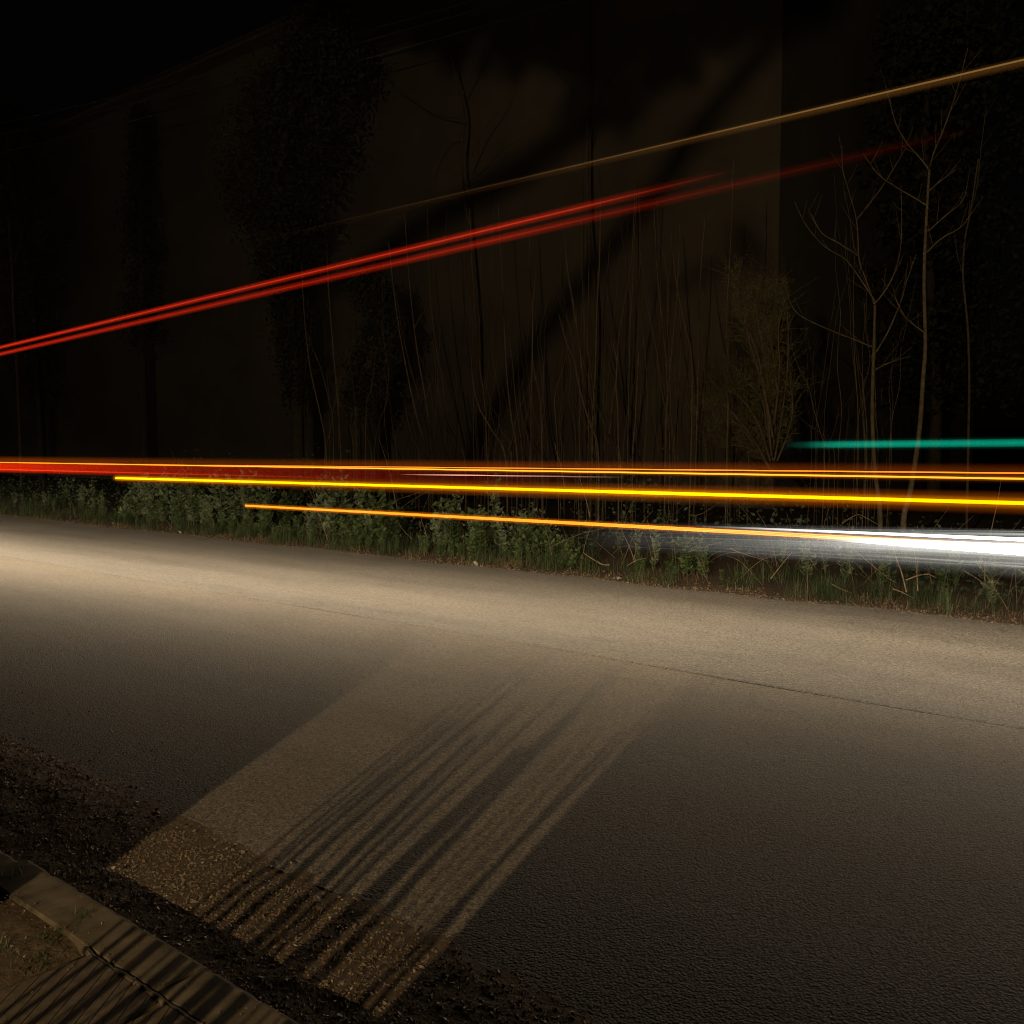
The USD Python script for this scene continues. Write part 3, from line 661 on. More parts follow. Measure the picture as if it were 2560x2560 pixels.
# grass: uncountable, one mass of blades (and a dry one)
def blades(name, n, xr, y0, spread, hmin, hmax, m, seed, zf=verge_z, clump=0.0, w=.005):
    rng = np.random.default_rng(seed)
    if clump:
        nc = max(1, n // 45); cx = rng.uniform(*xr, nc); cy = y0 + np.abs(rng.normal(0, spread, nc)); i = rng.integers(0, nc, n)
        x, y = cx[i] + rng.normal(0, clump, n), np.maximum(cy[i] + rng.normal(0, clump, n), y0 - .08)
        hh = (rng.uniform(.6, 1.2, nc))[i]
    else:
        x, y = rng.uniform(*xr, n), y0 + np.abs(rng.normal(0, spread, n)); hh = np.ones(n)
    z = zf(x, y); h = rng.uniform(hmin, hmax, n) * hh; a = rng.random(n) * 2 * np.pi; lean = np.abs(rng.normal(.8, .5, n))
    d = np.column_stack([np.cos(a), np.sin(a), 0 * a]); s = np.column_stack([-np.sin(a), np.cos(a), 0 * a])
    b = np.column_stack([x, y, z - .01]); W = w * rng.uniform(.6, 1.4, n)[:, None]
    p1 = b + np.column_stack([d[:, 0] * lean * h * .3, d[:, 1] * lean * h * .3, h * .55]); p2 = b + np.column_stack([d[:, 0] * lean * h, d[:, 1] * lean * h, h * np.maximum(1 - .45 * lean, .2)])
    v = np.stack([b - s * W * .5, b + s * W * .5, p1 + s * W * .4, p1 - s * W * .4, p2], 1).reshape(-1, 3)
    k = np.arange(n)[:, None] * 5
    f = np.vstack([k + [0, 1, 2], k + [0, 2, 3], k + [3, 2, 4]])
    return obj(name, (v, f), M[m], kind='stuff')
blades('grass', 14000, (-24, 3), 8.56, .45, .07, .36, 'grass', 1, clump=.06, w=.004)
blades('dry_grass', 6000, (-24, 3), 8.52, .3, .03, .17, 'dry_grass', 2, clump=.12, w=.003)
blades('pavement_grass', 260, (-2.62, -2.38), 1.02, .07, .015, .05, 'grass', 3, zf=soil_z, clump=.02, w=.003)
blades('edge_grass', 300, (-3.5, -3.0), 1.12, .08, .02, .08, 'grass', 4, zf=soil_z, clump=.02, w=.003)
# undergrowth behind the fringe: darker mass of small leaves
def undergrowth(n, seed):
    rng = np.random.default_rng(seed)
    x = rng.uniform(-26, 4, n); y = 9.3 + np.abs(rng.normal(0, 1.1, n))
    nz = fbm(np.column_stack([x * 1.1, y * 1.1, 0 * x]), 4, 50)
    thin = np.clip((-3.2 - x) / 3.0, 0, 1) * np.clip((x + 19) / 4, .35, 1)      # the fringe thins out towards one end
    hmax = .06 + (.25 + 1.0 * thin) * np.clip((nz - .38) / .35, 0, 1)
    z = verge_z(x, y) + hmax * rng.random(n) ** .7
    d = rng.normal(size=(n, 3)); d /= np.linalg.norm(d, axis=1, keepdims=True); s = np.cross(d, rng.normal(size=(n, 3))); s /= np.linalg.norm(s, axis=1, keepdims=True)
    L = rng.uniform(.03, .075, n)[:, None]; p = np.column_stack([x, y, z])
    v = np.stack([p, p + d * L * .5 + s * L * .3, p + d * L, p + d * L * .5 - s * L * .3], 1).reshape(-1, 3); k = np.arange(n)[:, None] * 4
    return obj('undergrowth', (v, np.vstack([k + [0, 1, 2], k + [0, 2, 3]])), M['under'], kind='stuff')
undergrowth(12000, 5)
# litter of dead leaves on grit and gravel
def litter(n, seed):
    rng = np.random.default_rng(seed)
    x = rng.uniform(-22, 3, n); y = 8.5 + np.abs(rng.normal(0, .35, n)); z = verge_z(x, y) + .012
    k2 = n // 6; x[:k2] = rng.uniform(-4.9, -3.2, k2); y[:k2] = rng.uniform(1.4, 2.05, k2); z[:k2] = gravel_z(x[:k2], y[:k2]) + .012
    L = rng.uniform(.02, .05, n)[:, None]; L[:k2] *= .45
    d = rng.normal(size=(n, 3)) * [1, 1, .35]; d /= np.linalg.norm(d, axis=1, keepdims=True); s = np.cross(d, rng.normal(size=(n, 3)) * [.4, .4, 1]); s /= np.linalg.norm(s, axis=1, keepdims=True)
    p = np.column_stack([x, y, z])
    v = np.stack([p, p + d * L * .5 + s * L * .3, p + d * L, p + d * L * .5 - s * L * .3 + np.array([0, 0, .004])], 1).reshape(-1, 3); k = np.arange(n)[:, None] * 4
    return obj('leaf_litter', (v, np.vstack([k + [0, 1, 2], k + [0, 2, 3]])), M['leaf_litter'], kind='stuff')
litter(2200, 6)

# dry stalks and fallen sticks one can point to
def a3(*p): return [(640 + a / 3.019, 1000 + b / 3.019) for a, b in p]
def a4(*p): return [(1280 + a / 3.019, 1000 + b / 3.019) for a, b in p]
def a5(*p): return [(1920 + a / 3.019, 1000 + b / 3.019) for a, b in p]
def a2(*p): return [(a / 3.019, 1000 + b / 3.019) for a, b in p]
def stalk(pts, y, r, label, group=None, m='straw'):
    c = smooth_path(traced(pts, y, .03), 5); loc = c[0].copy()
    t = thing('dry_stalk', label, 'stalk', loc, group=group)
    obj('stem', shift(tube(c, np.linspace(r * .75, r * .3, len(c)), 5), -loc), M[m], t, smooth=True)
stalk(a3((545, 1060), (500, 940), (470, 840), (440, 760), (400, 670)), 8.75, .008, 'leaning dry stalk standing clear of the weeds by the road, crossing the lowest light trail')
stalk(a3((1068, 820), (1040, 700), (1015, 560), (970, 420), (930, 295)), 9.0, .008, 'dry stalk with a bent tip rising through the orange light trails')
stalk(a3((1180, 1050), (1110, 980), (1060, 900)), 8.9, .007, 'short dry stalk bent over low among green weeds')
stalk(a3((955, 1060), (965, 960), (975, 900)), 8.85, .006, 'short upright dry stem low in the green fringe')
stalk(a3((1300, 1090), (1275, 980), (1245, 900)), 8.85, .006, 'thin dry stem leaning over the grass edge')
stalk(a3((890, 815), (980, 795), (1100, 740), (1240, 695)), 9.2, .007, 'arching dry twig just under the thick yellow trail')
stalk(a3((1040, 850), (1130, 790), (1230, 725), (1340, 670)), 9.3, .006, 'lower of two arching twigs under the thick yellow trail')
stalk(a3((410, 995), (520, 1020), (640, 1005), (690, 985)), 8.85, .005, 'flat dry twig lying across the fringe grass')
stalk(a3((760, 1050), (700, 980), (650, 930)), 8.8, .006, 'slanting dry twig in brown stems of the fringe')
stalk(a2((1620, 950), (1580, 860), (1530, 800), (1470, 765)), 8.9, .007, 'bent brown twig leaning among dark weeds near the start of the lowest trail')
stalk(a2((570, 890), (555, 820), (540, 765)), 8.7, .007, 'short pale stalk upright in the sparse grass')
stalk(a2((1325, 470), (1300, 400), (1285, 370)), 10.0, .007, 'stub of pale stalk above the orange trail')
stalk(a4((735, 1245), (680, 1240), (600, 1195), (555, 1165), (535, 1145)), 8.62, .012, 'thick pale curved stick lying at the road edge')
stalk(a4((300, 1105), (400, 1060), (520, 1010), (700, 965)), 8.9, .011, 'long brown branch slanting up under the lowest light trail', m='twig')
stalk(a4((300, 1170), (285, 1090), (260, 1000), (250, 960)), 8.7, .007, 'upright brown twig at the end of the slanting branch', m='twig')
stalk(a4((590, 885), (560, 760), (520, 620), (485, 460)), 9.0, .008, 'pale leaning stalk crossing both orange trails')
stalk(a4((395, 650), (370, 500), (340, 410), (322, 320)), 9.1, .008, 'dry stalk with forked shadowy tip above the orange trails')
stalk(a4((832, 680), (820, 500), (810, 370)), 9.3, .007, 'short straight stalk beside the tallest straight shoot')
stalk(a4((930, 1230), (890, 1120), (850, 1030), (820, 960)), 8.75, .007, 'dry stalk in the bundle beside the grey edge of the headlight trail')
stalk(a4((920, 1210), (935, 1100), (880, 1010)), 8.8, .006, 'forked dry stalk in the bundle above the grit')
stalk(a4((1085, 1190), (1060, 1080), (1020, 900)), 8.8, .006, 'slim stem crossing the start of the white trail')
stalk(a4((870, 1250), (940, 1210), (1010, 1195)), 8.65, .008, 'knobbly pale stick lying by the bundle of stalks')
stalk(a4((1330, 1150), (1440, 1110), (1570, 1075), (1660, 1070)), 8.8, .009, 'nearly level dry branch under the white trail', m='twig')
stalk(a4((1640, 1120), (1760, 1165), (1930, 1215)), 8.7, .010, 'brown branch sloping down towards the road under the white trail', m='twig')
stalk(a4((1370, 875), (1450, 850), (1570, 770)), 9.3, .007, 'bare twig over the grey upper edge of the white trail', m='twig')
stalk(a5((20, 1350), (90, 1260), (180, 1150)), 8.6, .009, 'pale straight stick leaning up steeply from the road edge')
stalk(a5((295, 1530), (300, 1330), (310, 1200), (370, 1280)), 8.55, .008, 'thin broken stalk folded over near the tarmac', m='twig')
stalk(a5((1045, 1450), (1010, 1310), (970, 1200), (940, 1090)), 8.6, .010, 'bright straw-coloured stalk leaning across the lower white trail')
stalk(a5((1130, 1440), (1125, 1330), (1105, 1130)), 8.6, .008, 'second straw-coloured stalk, upright beside the bright leaning one')
stalk(a5((1040, 1360), (1120, 1330), (1200, 1315), (1270, 1340)), 8.62, .009, 'curved pale stick joining two straw-coloured stalks')
stalk(a5((1640, 1380), (1635, 1290), (1650, 1150), (1690, 960), (1730, 780), (1760, 600)), 8.7, .008, 'tall thin stalk curving up past the white and yellow trails', m='twig')
stalk(a5((480, 1390), (560, 1430), (640, 1460)), 8.6, .010, 'short thick stick lying on the grit', m='twig')
stalk(a5((660, 1140), (780, 1240), (900, 1340), (970, 1380)), 8.7, .008, 'long dark twig sloping through the grass below the white trail', m='twig')
stalk(a5((560, 930), (640, 880), (690, 865), (750, 895), (830, 940)), 9.2, .010, 'brown arched branch bowing over the white trail', m='twig')
stalk(a5((940, 1425), (1020, 1455), (1100, 1500)), 8.58, .008, 'pale stick pointing down to the grit near two straw stalks')
stalk(a5((1480, 1290), (1580, 1350), (1660, 1410)), 8.6, .008, 'brown stick leaning down into thin grass', m='twig')
stalk(a5((1895, 1280), (1930, 1305), (1990, 1330)), 8.6, .012, 'pale end of a stick at the edge of view below the white trail')
for k in range(110):
    px = rw.choice((rw.uniform(300, 2500), rw.uniform(1300, 2560))); y = rw.uniform(8.8, 9.9); b = on_plane(px, 1300, y); z = float(verge_z(np.array([b[0]]), np.array([y]))[0])
    a = rw.uniform(0, 6.28); L = rw.uniform(.3, .95); e = rw.uniform(.35, 1.4)
    d = np.array([math.cos(a) * math.cos(e), math.sin(a) * math.cos(e) * .5, math.sin(e)]) * L
    c = smooth_path([(0, 0, -.02), d * .5 + [0, 0, .06 * L], d + np.array([rw.uniform(-.1, .1), 0, -.12 * L])], 4)
    t = thing('dry_stalk', 'thin dead stem caught ' + weed_place(px), 'stalk', (b[0], y, z), group='dead stems caught ' + weed_place(px))
    obj('stem', tube(c, np.linspace(.0035, .0018, len(c)), 4), M[rw.choice(('straw', 'twig', 'twig'))], t)
#LIGHTS
# ------------------------------------------------------------------ light trails of a passing vehicle
TY = 5.9          # the flank of the vehicles that passed along the far lane
def ramp_nodes(stops):
    """Brightness along the trail: (distance, brightness) stops as a colour ramp over the trail's own x."""
    x0, x1 = stops[0][0], stops[-1][0]
    return x0, x1, [((x - x0) / (x1 - x0), (b, b, b)) for x, b in stops]
def trail_core(name, color, strength, stops):
    x0, x1, rp = ramp_nodes(stops)
    return mat(name, {'g': ('geometry', {}), 's': ('separate_xyz', {}), 'mr': ('map_range', {'from_min': x0, 'from_max': x1, 'to_min': 0.0, 'to_max': 1.0, 'clamp': True}),
                      'r': ('rgb_ramp', {'ramp': rp}), 'm': ('math', {'math_type': 'multiply', 'value2': strength}), 'e': ('emission', {'color': color}),
                      't': ('transparent_bsdf', {}), 'a': ('add_closure', {})},
               [('g.position', 's.vector'), ('s.x', 'mr.value'), ('mr.result', 'r.fac'), ('r.color', 'm.value1'), ('m.value', 'e.strength'), ('e.emission', 'a.closure1'), ('t.BSDF', 'a.closure2')], surface='a.closure')
def trail_air(name, color, strength, stops, c0, slope_y, slope_z, ry, rz, power=2.0, streak=0.0, streak_scale=60.0):
    """Glowing air round a trail: emission falling off from the trail's line, brightness along x as the lamp gave it."""
    x0, x1, rp = ramp_nodes(stops)
    nodes = {'g': ('geometry', {}), 's': ('separate_xyz', {}),
             'mr': ('map_range', {'from_min': x0, 'from_max': x1, 'to_min': 0.0, 'to_max': 1.0, 'clamp': True}), 'r': ('rgb_ramp', {'ramp': rp}),
             'cy': ('math', {'math_type': 'multiply_add', 'value2': slope_y, 'value3': c0[1] - slope_y * c0[0]}), 'cz': ('math', {'math_type': 'multiply_add', 'value2': slope_z, 'value3': c0[2] - slope_z * c0[0]}),
             'dy': ('math', {'math_type': 'subtract'}), 'dz': ('math', {'math_type': 'subtract'}), 'c': ('combine_xyz', {'x': 0.0}),
             'sc': ('vector_math', {'vector_math_type': 'multiply', 'math_type': 'multiply', 'vector2': (1.0, 1.0 / ry, 1.0 / rz)}),
             'l': ('vector_math', {'math_type': 'length'}),
             'iv': ('math', {'math_type': 'subtract', 'value1': 1.0, 'use_clamp': True}), 'pw': ('math', {'math_type': 'power', 'value2': power}),
             'm1': ('math', {'math_type': 'multiply', 'value2': strength}), 'm2': ('math', {'math_type': 'multiply'}),
             'v': ('principled_volume', {'density': 0.0, 'emission_color': color, 'color': (0, 0, 0)})}
    nodes['sc'] = ('vector_math', {'math_type': 'multiply', 'vector2': (1.0, 1.0 / ry, 1.0 / rz)})
    links = [('g.position', 's.vector'), ('s.x', 'mr.value'), ('mr.result', 'r.fac'), ('s.x', 'cy.value1'), ('s.x', 'cz.value1'),
             ('s.y', 'dy.value1'), ('cy.value', 'dy.value2'), ('s.z', 'dz.value1'), ('cz.value', 'dz.value2'), ('dy.value', 'c.y'), ('dz.value', 'c.z'),
             ('c.vector', 'sc.vector1'), ('sc.vector', 'l.vector1'), ('l.value', 'iv.value2'), ('iv.value', 'pw.value1'), ('pw.value', 'm1.value1'),
             ('m1.value', 'm2.value1'), ('r.color', 'm2.value2')]
    last = 'm2.value'
    if streak:
        nodes['sv'] = ('combine_xyz', {'x': 0.0, 'y': 0.0}); nodes['sn'] = ('noise_texture', {'scale': streak_scale, 'detail': 3.0, 'roughness': 0.7})
        nodes['sr'] = ('map_range', {'from_min': 0.35, 'from_max': 0.65, 'to_min': 1.0 - streak, 'to_max': 1.0 + streak, 'clamp': True}); nodes['m3'] = ('math', {'math_type': 'multiply'})
        links += [('dz.value', 'sv.z'), ('sv.vector', 'sn.vector'), ('sn.fac', 'sr.value'), ('m2.value', 'm3.value1'), ('sr.result', 'm3.value2')]; last = 'm3.value'
    links.append((last, 'v.emission_strength'))
    return mat(name, nodes, links, volume='v.volume')
_k = [0]
def line(pa, pb, ya, yb, more=0.0):
    A, B = on_plane(*pa, ya), on_plane(*pb, yb)
    if more: B = B + (B - A) * more
    return A, B
def trail(label, cat='light trail'):
    return thing('light_trail', label, cat, (0, 0, 0))
def strand(t, name, A, B, r, color, strength, stops=None, n=2, r_end=None, look=None):
    """One glowing line of the trail, from A to B, as a thin round tube."""
    _k[0] += 1
    stops = stops or [(min(A[0], B[0]) - 1, 1.0), (max(A[0], B[0]) + 1, 1.0)]
    m = look or trail_core(f'trail_line_{_k[0]}', color, strength, stops)
    pts = np.array([A + (B - A) * s for s in np.linspace(0, 1, max(n, 8))])
    obj(name, tube(pts, np.linspace(r, r if r_end is None else r_end, len(pts)), 8), m, t, smooth=True)
    return m
def air(t, A, B, ry, rz, color, strength, stops=None, power=2.0, streak=0.0, streak_scale=60.0, name='glow'):
    _k[0] += 1
    stops = stops or [(min(A[0], B[0]) - 1, 1.0), (max(A[0], B[0]) + 1, 1.0)]
    d = B - A
    m = trail_air(f'trail_air_{_k[0]}', color, strength, stops, A, d[1] / d[0], d[2] / d[0], ry, rz, power, streak, streak_scale)
    c, f = tube([A, B], 1.0, 16)
    base = np.array([A, B])
    v = c.copy()
    n = 16
    for i in range(2):
        for j in range(n):
            a = j / n * 2 * np.pi
            v[i * n + j] = base[i] + np.array([0, math.cos(a) * ry, math.sin(a) * rz])
    obj(name, (v, f), m, t)

OR, YE, RED, TEAL, TAN = (1.0, 0.30, 0.015), (1.0, 0.55, 0.0), (1.0, 0.05, 0.008), (0.0, 0.55, 0.32), (1.0, 0.55, 0.16)
def X(px, y=TY): return on_plane(px, 1250, y)[0]

# thick yellow indicator trail
t = trail('thick bright yellow trail, the widest of the orange and yellow bands over the road')
A, B = line((290, 1195), (2560, 1258), TY, TY, 1.0)
st = [(A[0] - .1, 1.0), (X(1100), .8), (X(1350), .75), (X(1600), 1.25), (X(1950), .8), (B[0], .9)]
strand(t, 'core', A, B, .0105, (1.0, .60, 0.0), .82, st)
air(t, A - (B - A) * .001, B, .045, .038, (1.0, .33, .0), 11.0, st, 1.2)
air(t, A, B, .075, .07, (1.0, .2, .0), 1.8, [(A[0], .3), (X(900), .6), (X(1500), 1.2), (B[0], 1.5)], 1.0)

# pair of thin orange lines above it
t = trail('pair of thin orange lines running close together just above the thick yellow trail')
A, B = line((-60, 1149), (2560, 1184), TY, TY, 1.0)
A1, B1 = line((640, 1164), (2560, 1183), TY, TY, 1.0); A1 = A1 + (A1 - B1) * .065
strand(t, 'upper_line', A1, B1, .0038, (1.0, .30, .02), 1.0, [(A1[0], .05), (X(640), .5), (X(1500), .7), (B1[0], .8)])
A2, B2 = line((0, 1156), (2560, 1197), TY, TY, 1.0); Am = on_plane(640, 1173, TY); A2 = A2 + (A2 - B2) * .055
strand(t, 'lower_line', A2, B2, .0048, (1.0, .36, .02), 1.0, [(A2[0], .6), (X(300), .7), (X(1000), 1.0), (B2[0], 1.0)])
air(t, A, B, .06, .06, (1.0, .17, .0), 1.8, [(A[0], .5), (X(700), .4), (X(1400), .8), (B[0], 1.3)], 1.1)
air(t, A2, B2, .018, .018, (1.0, .27, .01), 14.0, [(A2[0], .4), (X(1200), .8), (B2[0], 1.2)], 1.0)

# broad translucent red tail-light band
t = trail('broad translucent red band fading out beneath the paired orange lines')
A, B = line((-80, 1166), (1750, 1204), TY + .02, TY + .02)
st = [(A[0], 1.7), (X(150), 1.2), (X(420), .6), (X(900), .28), (X(1250), .12), (X(1500), .0), (B[0] + .2, 0)]
for k, dz in enumerate((-.042, -.015, .015, .042)):
    air(t, A + [0, 0, dz], B + [0, 0, dz], .04, .04, (1.0, .028, .002), 2.9, st, 1.0, .5, 130.0)
strand(t, 'line', *line((1000, 1186), (1560, 1193), TY, TY), .004, (1.0, .45, .3), .6, [(X(1000), 0), (X(1150), 1), (X(1300), .5), (X(1560), 0)])
strand(t, 'line', *line((-60, 1172), (900, 1196), TY, TY), .005, RED, .5, [(X(-60), 1), (X(500), .3), (X(900), 0)])

# lowest orange trail of fine lines
t = trail('lowest orange trail of three fine lines, ending in the white headlight band')
for k in range(3):
    o = (k - 1)
    A, B = line((613, 1264 + o * 1.3), (2300, 1354 + o * 4.0), TY - .05, TY - .05, 1.2)
    strand(t, 'line', A, B, .0031, (1.0, .32, .02), .8, [(A[0] - .1, .75), (X(1300), .9), (X(1700), 1.2), (B[0], 1.4)], r_end=.0037)
A, B = line((613, 1264), (2300, 1354), TY - .05, TY - .05, 1.2)
air(t, A, B, .03, .030, (1.0, .22, .0), 15.0, [(A[0], .8), (X(1500), .8), (B[0], 1.0)], 1.0)

# white headlight band
t = trail('wide white headlight band brightening along the verge beyond the road')
HW = (1.0, .97, .90)
def fade(a, b, c): return [(X(a), 0.0), (X((a + b) / 2), .12), (X(b), .45), (X(c), .85), (X(2560), 1.25), (X(2900), 1.4)]
rh = random.Random(8)
A, B = line((1400, 1337), (2560, 1374), TY, TY, 1.4)
air(t, A, B, .08, .05, HW, 11.0, fade(1900, 2200, 2450), 1.1, .3, 60.0)
air(t, A, B, .13, .115, (1.0, .98, .9), 1.8, fade(1450, 1950, 2350), .7, .22, 40.0)
A, B = line((1500, 1350), (2560, 1416), TY, TY, 1.4)
air(t, A, B, .10, .075, (.98, 1.0, .88), .6, fade(1700, 2150, 2500), .8, .25, 40.0)
A, B = line((1650, 1311), (2560, 1349), TY, TY, 1.4)
strand(t, 'core', A, B, .003, HW, .9, fade(1750, 1950, 2150), r_end=0.0209)
A, B = line((1900, 1336), (2560, 1375), TY, TY, 1.4)
strand(t, 'core', A, B, .005, HW, 1.2, fade(2000, 2200, 2350), r_end=0.0684)
for k in range(26):
    s = rh.random()
    a = (rh.uniform(1350, 1900), 1318 + 40 * s); b = (2560, 1328 + 92 * s)
    A, B = line(a, b, TY + rh.uniform(-.05, .05), TY, 1.4)
    strand(t, 'line', A, B, rh.uniform(.0012, .0025), HW, rh.uniform(.02, .07), fade(a[0], a[0] + rh.uniform(200, 400), 2400), r_end=rh.uniform(.0035, .008))

# teal trail
t = trail('teal green trail floating level past the two slim bare trees')
A, B = line((1960, 1112.5), (2560, 1107), TY, TY, 2.0)
st = [(A[0], 0), (X(2010), .12), (X(2080), .8), (X(2160), 1.0), (B[0], 1.0)]
air(t, A, B, .026, .024, (0.004, .60, .36), 10.5, st, .45)
air(t, A, B, .042, .040, (0.0, .5, .3), 1.2, st, 1.0)

# two red lines high up, from a tall vehicle
t = trail('upper of two long parallel red lines climbing across the wall')
A, B = line((-60, 883), (1280, 560), 8.2, 6.5, .42)
st = [(A[0], 1.0), (on_plane(1280, 560, 6.5)[0], 1.0), (on_plane(1450, 520, 6.35)[0], .75), (on_plane(1620, 480, 6.2)[0], .25), (on_plane(1800, 440, 6.1)[0], .0), (B[0], 0)]
air(t, A, B, .045, .042, (1.0, .03, .008), 3.0, st, 1.0)
strand(t, 'core', A, B, .006, (1.0, .07, .015), .13, st)
t = trail('lower of two long parallel red lines, fading on past the building corner')
A, B = line((-60, 899), (1280, 590), 8.2, 6.5, .95)
st = [(A[0], 1.0), (on_plane(1280, 590, 6.5)[0], .85), (on_plane(1500, 540, 6.35)[0], .45), (on_plane(1750, 485, 6.2)[0], .2), (on_plane(2100, 405, 6.0)[0], .08), (on_plane(2430, 330, 5.85)[0], 0.0), (B[0], 0)]
air(t, A, B, .05, .046, (1.0, .03, .008), 2.3, st, 1.0)
strand(t, 'core', A, B, .006, (1.0, .06, .012), .06, st)

# tan line above them
t = trail('dull golden trail, highest of the lines, brightest where it leaves past the building corner')
A, B = line((600, 612), (2560, 149), 6.5, 6.2, .6); A0 = A
st = [(A[0], 0), (on_plane(900, 540, 6.4)[0], .03), (on_plane(1280, 440, 6.4)[0], .12), (on_plane(1700, 345, 6.3)[0], .4), (on_plane(2100, 255, 6.2)[0], .75), (B[0], 1.3)]
air(t, A - [0, 0, .012], B - [0, 0, .012], .038, .034, (1.0, .40, .07), 1.5, st, 1.0)
strand(t, 'core', A, B, .005, TAN, .10, st)

# the headlights themselves: beams thrown along the far lane as the vehicle went by
def headlamp(parent, p, power, color, tilt, w=.3, h=.2):
    L = UsdLux.RectLight.Define(stage, numbered(str(parent.GetPath()), 'beam'))
    L.CreateWidthAttr(w); L.CreateHeightAttr(h); L.CreateIntensityAttr(power); L.CreateColorAttr(Gf.Vec3f(*color)); L.CreateNormalizeAttr(True)
    d = np.array([-1.0, 0, -tilt]); d /= np.linalg.norm(d)
    q = Gf.Rotation(Gf.Vec3d(0, 0, -1), Gf.Vec3d(*d))
    L.AddTransformOp().Set(Gf.Matrix4d().SetRotate(q) * Gf.Matrix4d().SetTranslate(Gf.Vec3d(*[float(v) for v in p])))
hl = thing('headlight_sweep', 'warm headlight glow lying along the far lane', 'light trail', (0, 0, 0))
HB = (1.0, .80, .54)
for k, x in enumerate(np.arange(-38, 14.1, .8)):
    dwell = np.interp(x, [-38, -24, -15, -11, -8, -5, 0, 4, 14], [1.15, 1.15, 1.1, 1.02, .9, .76, .56, .48, .42])
    yc = np.interp(x, [-38, -20, -13, -6, -2, 14], [4.6, 4.8, 5.25, 6.1, 6.75, 7.0])     # the vehicle drew over towards the middle as it passed
    for y in (yc - .45, yc + .45):
        headlamp(hl, (x, y, 1.2), 6.3 * dwell, HB, 14.0)

def trimesh_cone():
    a = np.arange(20) / 20 * 2 * np.pi
    rings = [(.02, .16), (.06, .14), (.16, .02), (.155, .015), (.05, .125)]
    v = np.vstack([np.column_stack([r * np.cos(a), r * np.sin(a), np.full(20, z)]) for r, z in rings]); f = []
    for i in range(len(rings) - 1):
        for j in range(20):
            k = (j + 1) % 20; f += [[i * 20 + j, i * 20 + k, i * 20 + 20 + k], [i * 20 + j, i * 20 + 20 + k, i * 20 + 20 + j]]
    return (v, np.array(f))
# ------------------------------------------------------------------ behind the camera: the lamp and what it shines past
LP = np.array([.17, -4.2, 2.6])
lamp = thing('street_lamp', 'low lamp on a grey post behind the pavement', 'lamp', (LP[0], LP[1] - .35, 0))
obj('post', shift(tube([(0, -.1, 0), (0, -.1, 2.7), (0, .1, 2.86), (0, .35, 2.84)], np.array([.05, .04, .03, .03]), 10), (0, 0, 0)), M['pole'], lamp, smooth=True)
obj('shade', shift(trimesh_cone(), (0, .35, 2.70)), M['iron'], lamp, smooth=True)
L = UsdLux.SphereLight.Define(stage, str(lamp.GetPath()) + '/bulb')
L.CreateRadiusAttr(.0125); L.CreateIntensityAttr(640.0); L.CreateColorAttr(Gf.Vec3f(1.0, .72, .38)); L.CreateNormalizeAttr(True)
_d = np.array([-.30, .80, .17]); _d /= np.linalg.norm(_d)
L.AddTransformOp().Set(Gf.Matrix4d().SetRotate(Gf.Rotation(Gf.Vec3d(0, 0, -1), Gf.Vec3d(*_d))) * Gf.Matrix4d().SetTranslate(Gf.Vec3d(0, .35, 2.6)))
_sh = UsdLux.ShapingAPI.Apply(L.GetPrim()); _sh.CreateShapingConeAngleAttr(62.0); _sh.CreateShapingConeSoftnessAttr(1.0)
# garden fence between lamp and pavement, 3.3 m in front of the lamp
FYY = -.9
def fx(px, py):   # where the lamp's ray to a spot on the ground crosses the fence
    g = on_ground(px, py); s = (FYY - LP[1]) / (g[1] - LP[1]); return LP[0] + (g[0] - LP[0]) * s
fence = thing('garden_fence', 'tall boarded garden fence with a gap closed by thin crooked stakes', 'fence', (0, FYY, 0))
def board(x0, x1, h, name='board'):
    obj(name, bevel_box(x0, x1, -.02, .02, 0, h, .004), M['planks'], fence)
xl = fx(442, 2034); xr = fx(1112, 2372)
x = xl
while x > -6.5: board(x - .148, x, 1.66 + .04 * math.sin(x * 7)); x -= .15
x = xr
while x < 5: board(x, x + .148, 2.04 + .03 * math.sin(x * 9)); x += .15
rb = random.Random(12)
for (a, b) in [(657, 664), (668, 676), (680, 689), (700, 705), (722, 727), (741, 757), (764, 769), (779, 799), (806, 811), (832, 837), (850, 862), (700, 713), (812, 826), (879, 905), (904, 932), (931, 957), (984, 988), (1003, 1009), (1028, 1032), (1044, 1049), (1062, 1078), (1076, 1092)]:
    yy = lambda q: 2042 + (q - 464) * .5
    x0, x1 = sorted((fx(a, yy(a)), fx(b, yy(b))))
    c = (x0 + x1) / 2; ph = rb.uniform(0, 6.28); am = rb.uniform(.004, .012)
    zz = np.linspace(0, rb.uniform(1.45, 1.75), 14)
    obj('stake', tube(np.stack([c + am * np.sin(zz * 7 + ph) + rb.uniform(-.01, .01) * (zz - .75), 0 * zz, zz], -1), np.linspace(1.15, .75, 14) * max((x1 - x0) / 2, .0025), 7), M['iron'], fence, smooth=True)

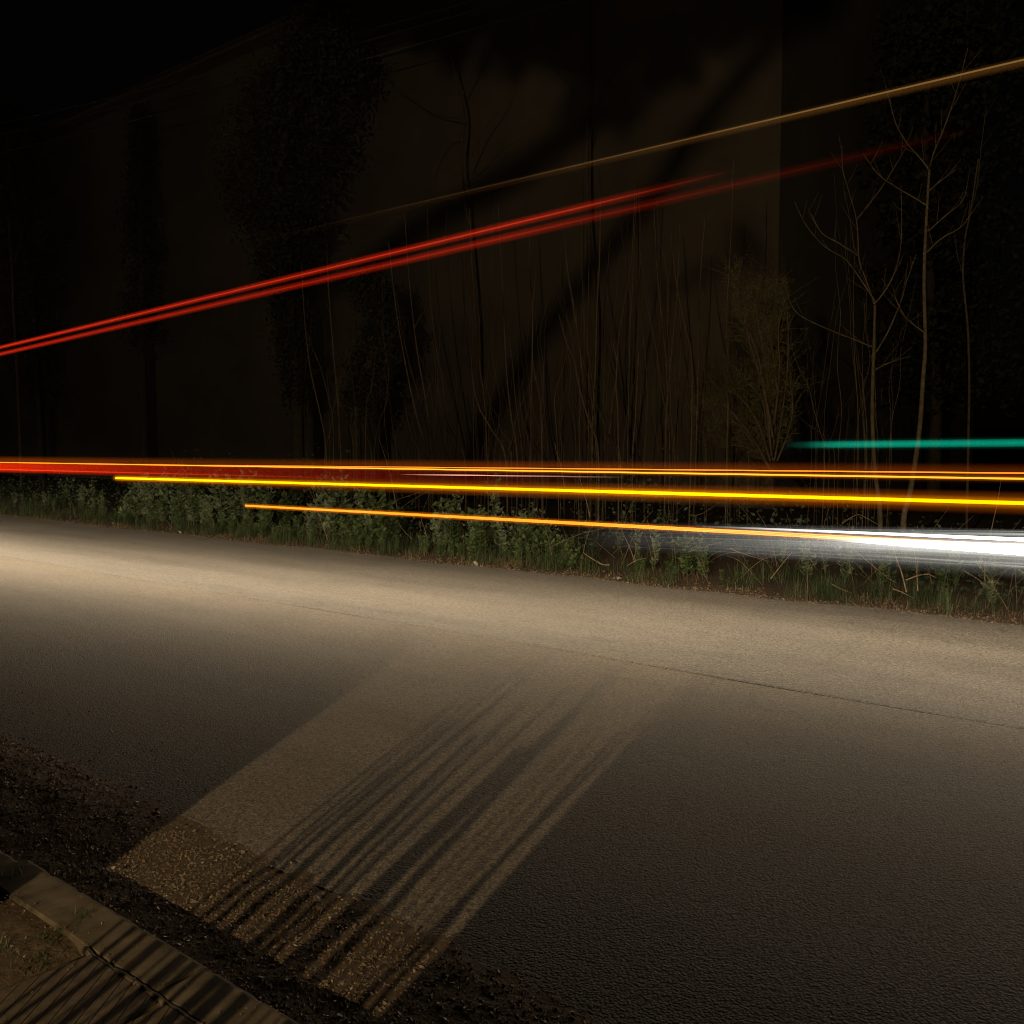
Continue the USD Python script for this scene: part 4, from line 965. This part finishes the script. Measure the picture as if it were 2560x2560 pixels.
# shrub between lamp and fence: its bare limbs and leafy top throw the soft shadows on the wall across the road
SY = -3.25
shrub = thing('garden_shrub', 'leggy garden shrub with bare limbs and a leafy top close to the lamp', 'shrub', (0, SY, 0))
def toward_wall(pts, sy=SY):
    out = []
    for px, py in pts:
        W = on_plane(px * 1.3251, py * 1.3251, WY); q = (sy - LP[1]) / (WY - LP[1]); out.append(LP + (W - LP) * q - [0, SY, 0])
    return np.array(out)
KS = (SY - LP[1]) / (WY - LP[1])
def shade_limb(pts, w0, w1, name='limb'):
    c = smooth_path(toward_wall(pts), 5); obj(name, tube(c, np.linspace(w0 * KS, w1 * KS, len(c)), 7), M['dark_bark'], shrub, smooth=True)
shade_limb([(905, 830), (935, 780), (1010, 650), (1080, 560), (1150, 470), (1230, 370), (1330, 230), (1420, 120), (1500, 40)], .26, .20)
shade_limb([(600, 560), (700, 500), (790, 430), (900, 370), (1000, 310), (1100, 235), (1180, 190)], .30, .34)
shade_limb([(1240, 550), (1290, 535), (1340, 510), (1390, 480)], .07, .10)
shade_limb([(1385, 430), (1415, 465), (1440, 510)], .16, .10)
shade_limb([(1385, 590), (1400, 650), (1412, 720), (1422, 790)], .14, .16)
shade_limb([(905, 830), (890, 950), (880, 1200), (880, 1900)], .3, .3, 'stem')
def shade_leaves(poly, n, seed, L=.05):
    rng = np.random.default_rng(seed); P = Polygon(poly); x0, y0, x1, y1 = P.bounds; pts = []
    from shapely.geometry import Point
    while len(pts) < n:
        q = (rng.uniform(x0, x1), rng.uniform(y0, y1))
        if P.contains(Point(q)): pts.append(q)
    lv = []
    for c in toward_wall(pts, SY):
        d = rng.normal(size=3) * [1, .35, 1]; s_ = np.cross(d, [0.1, 1, 0.1]) ; lv.append(leaf_blade(c + [0, rng.uniform(-.08, .08), 0], d, s_, L * rng.uniform(.7, 1.3), L * .7))
    return join(lv)
obj('foliage', shade_leaves([(1110, 120), (1120, 205), (1200, 130), (1300, 75), (1400, 15), (1450, -15), (1600, -220), (700, -300), (560, 60), (700, 40), (860, 95), (1000, 110)], 1700, 3, .034), M['dark_leaf'], shrub, kind='stuff')
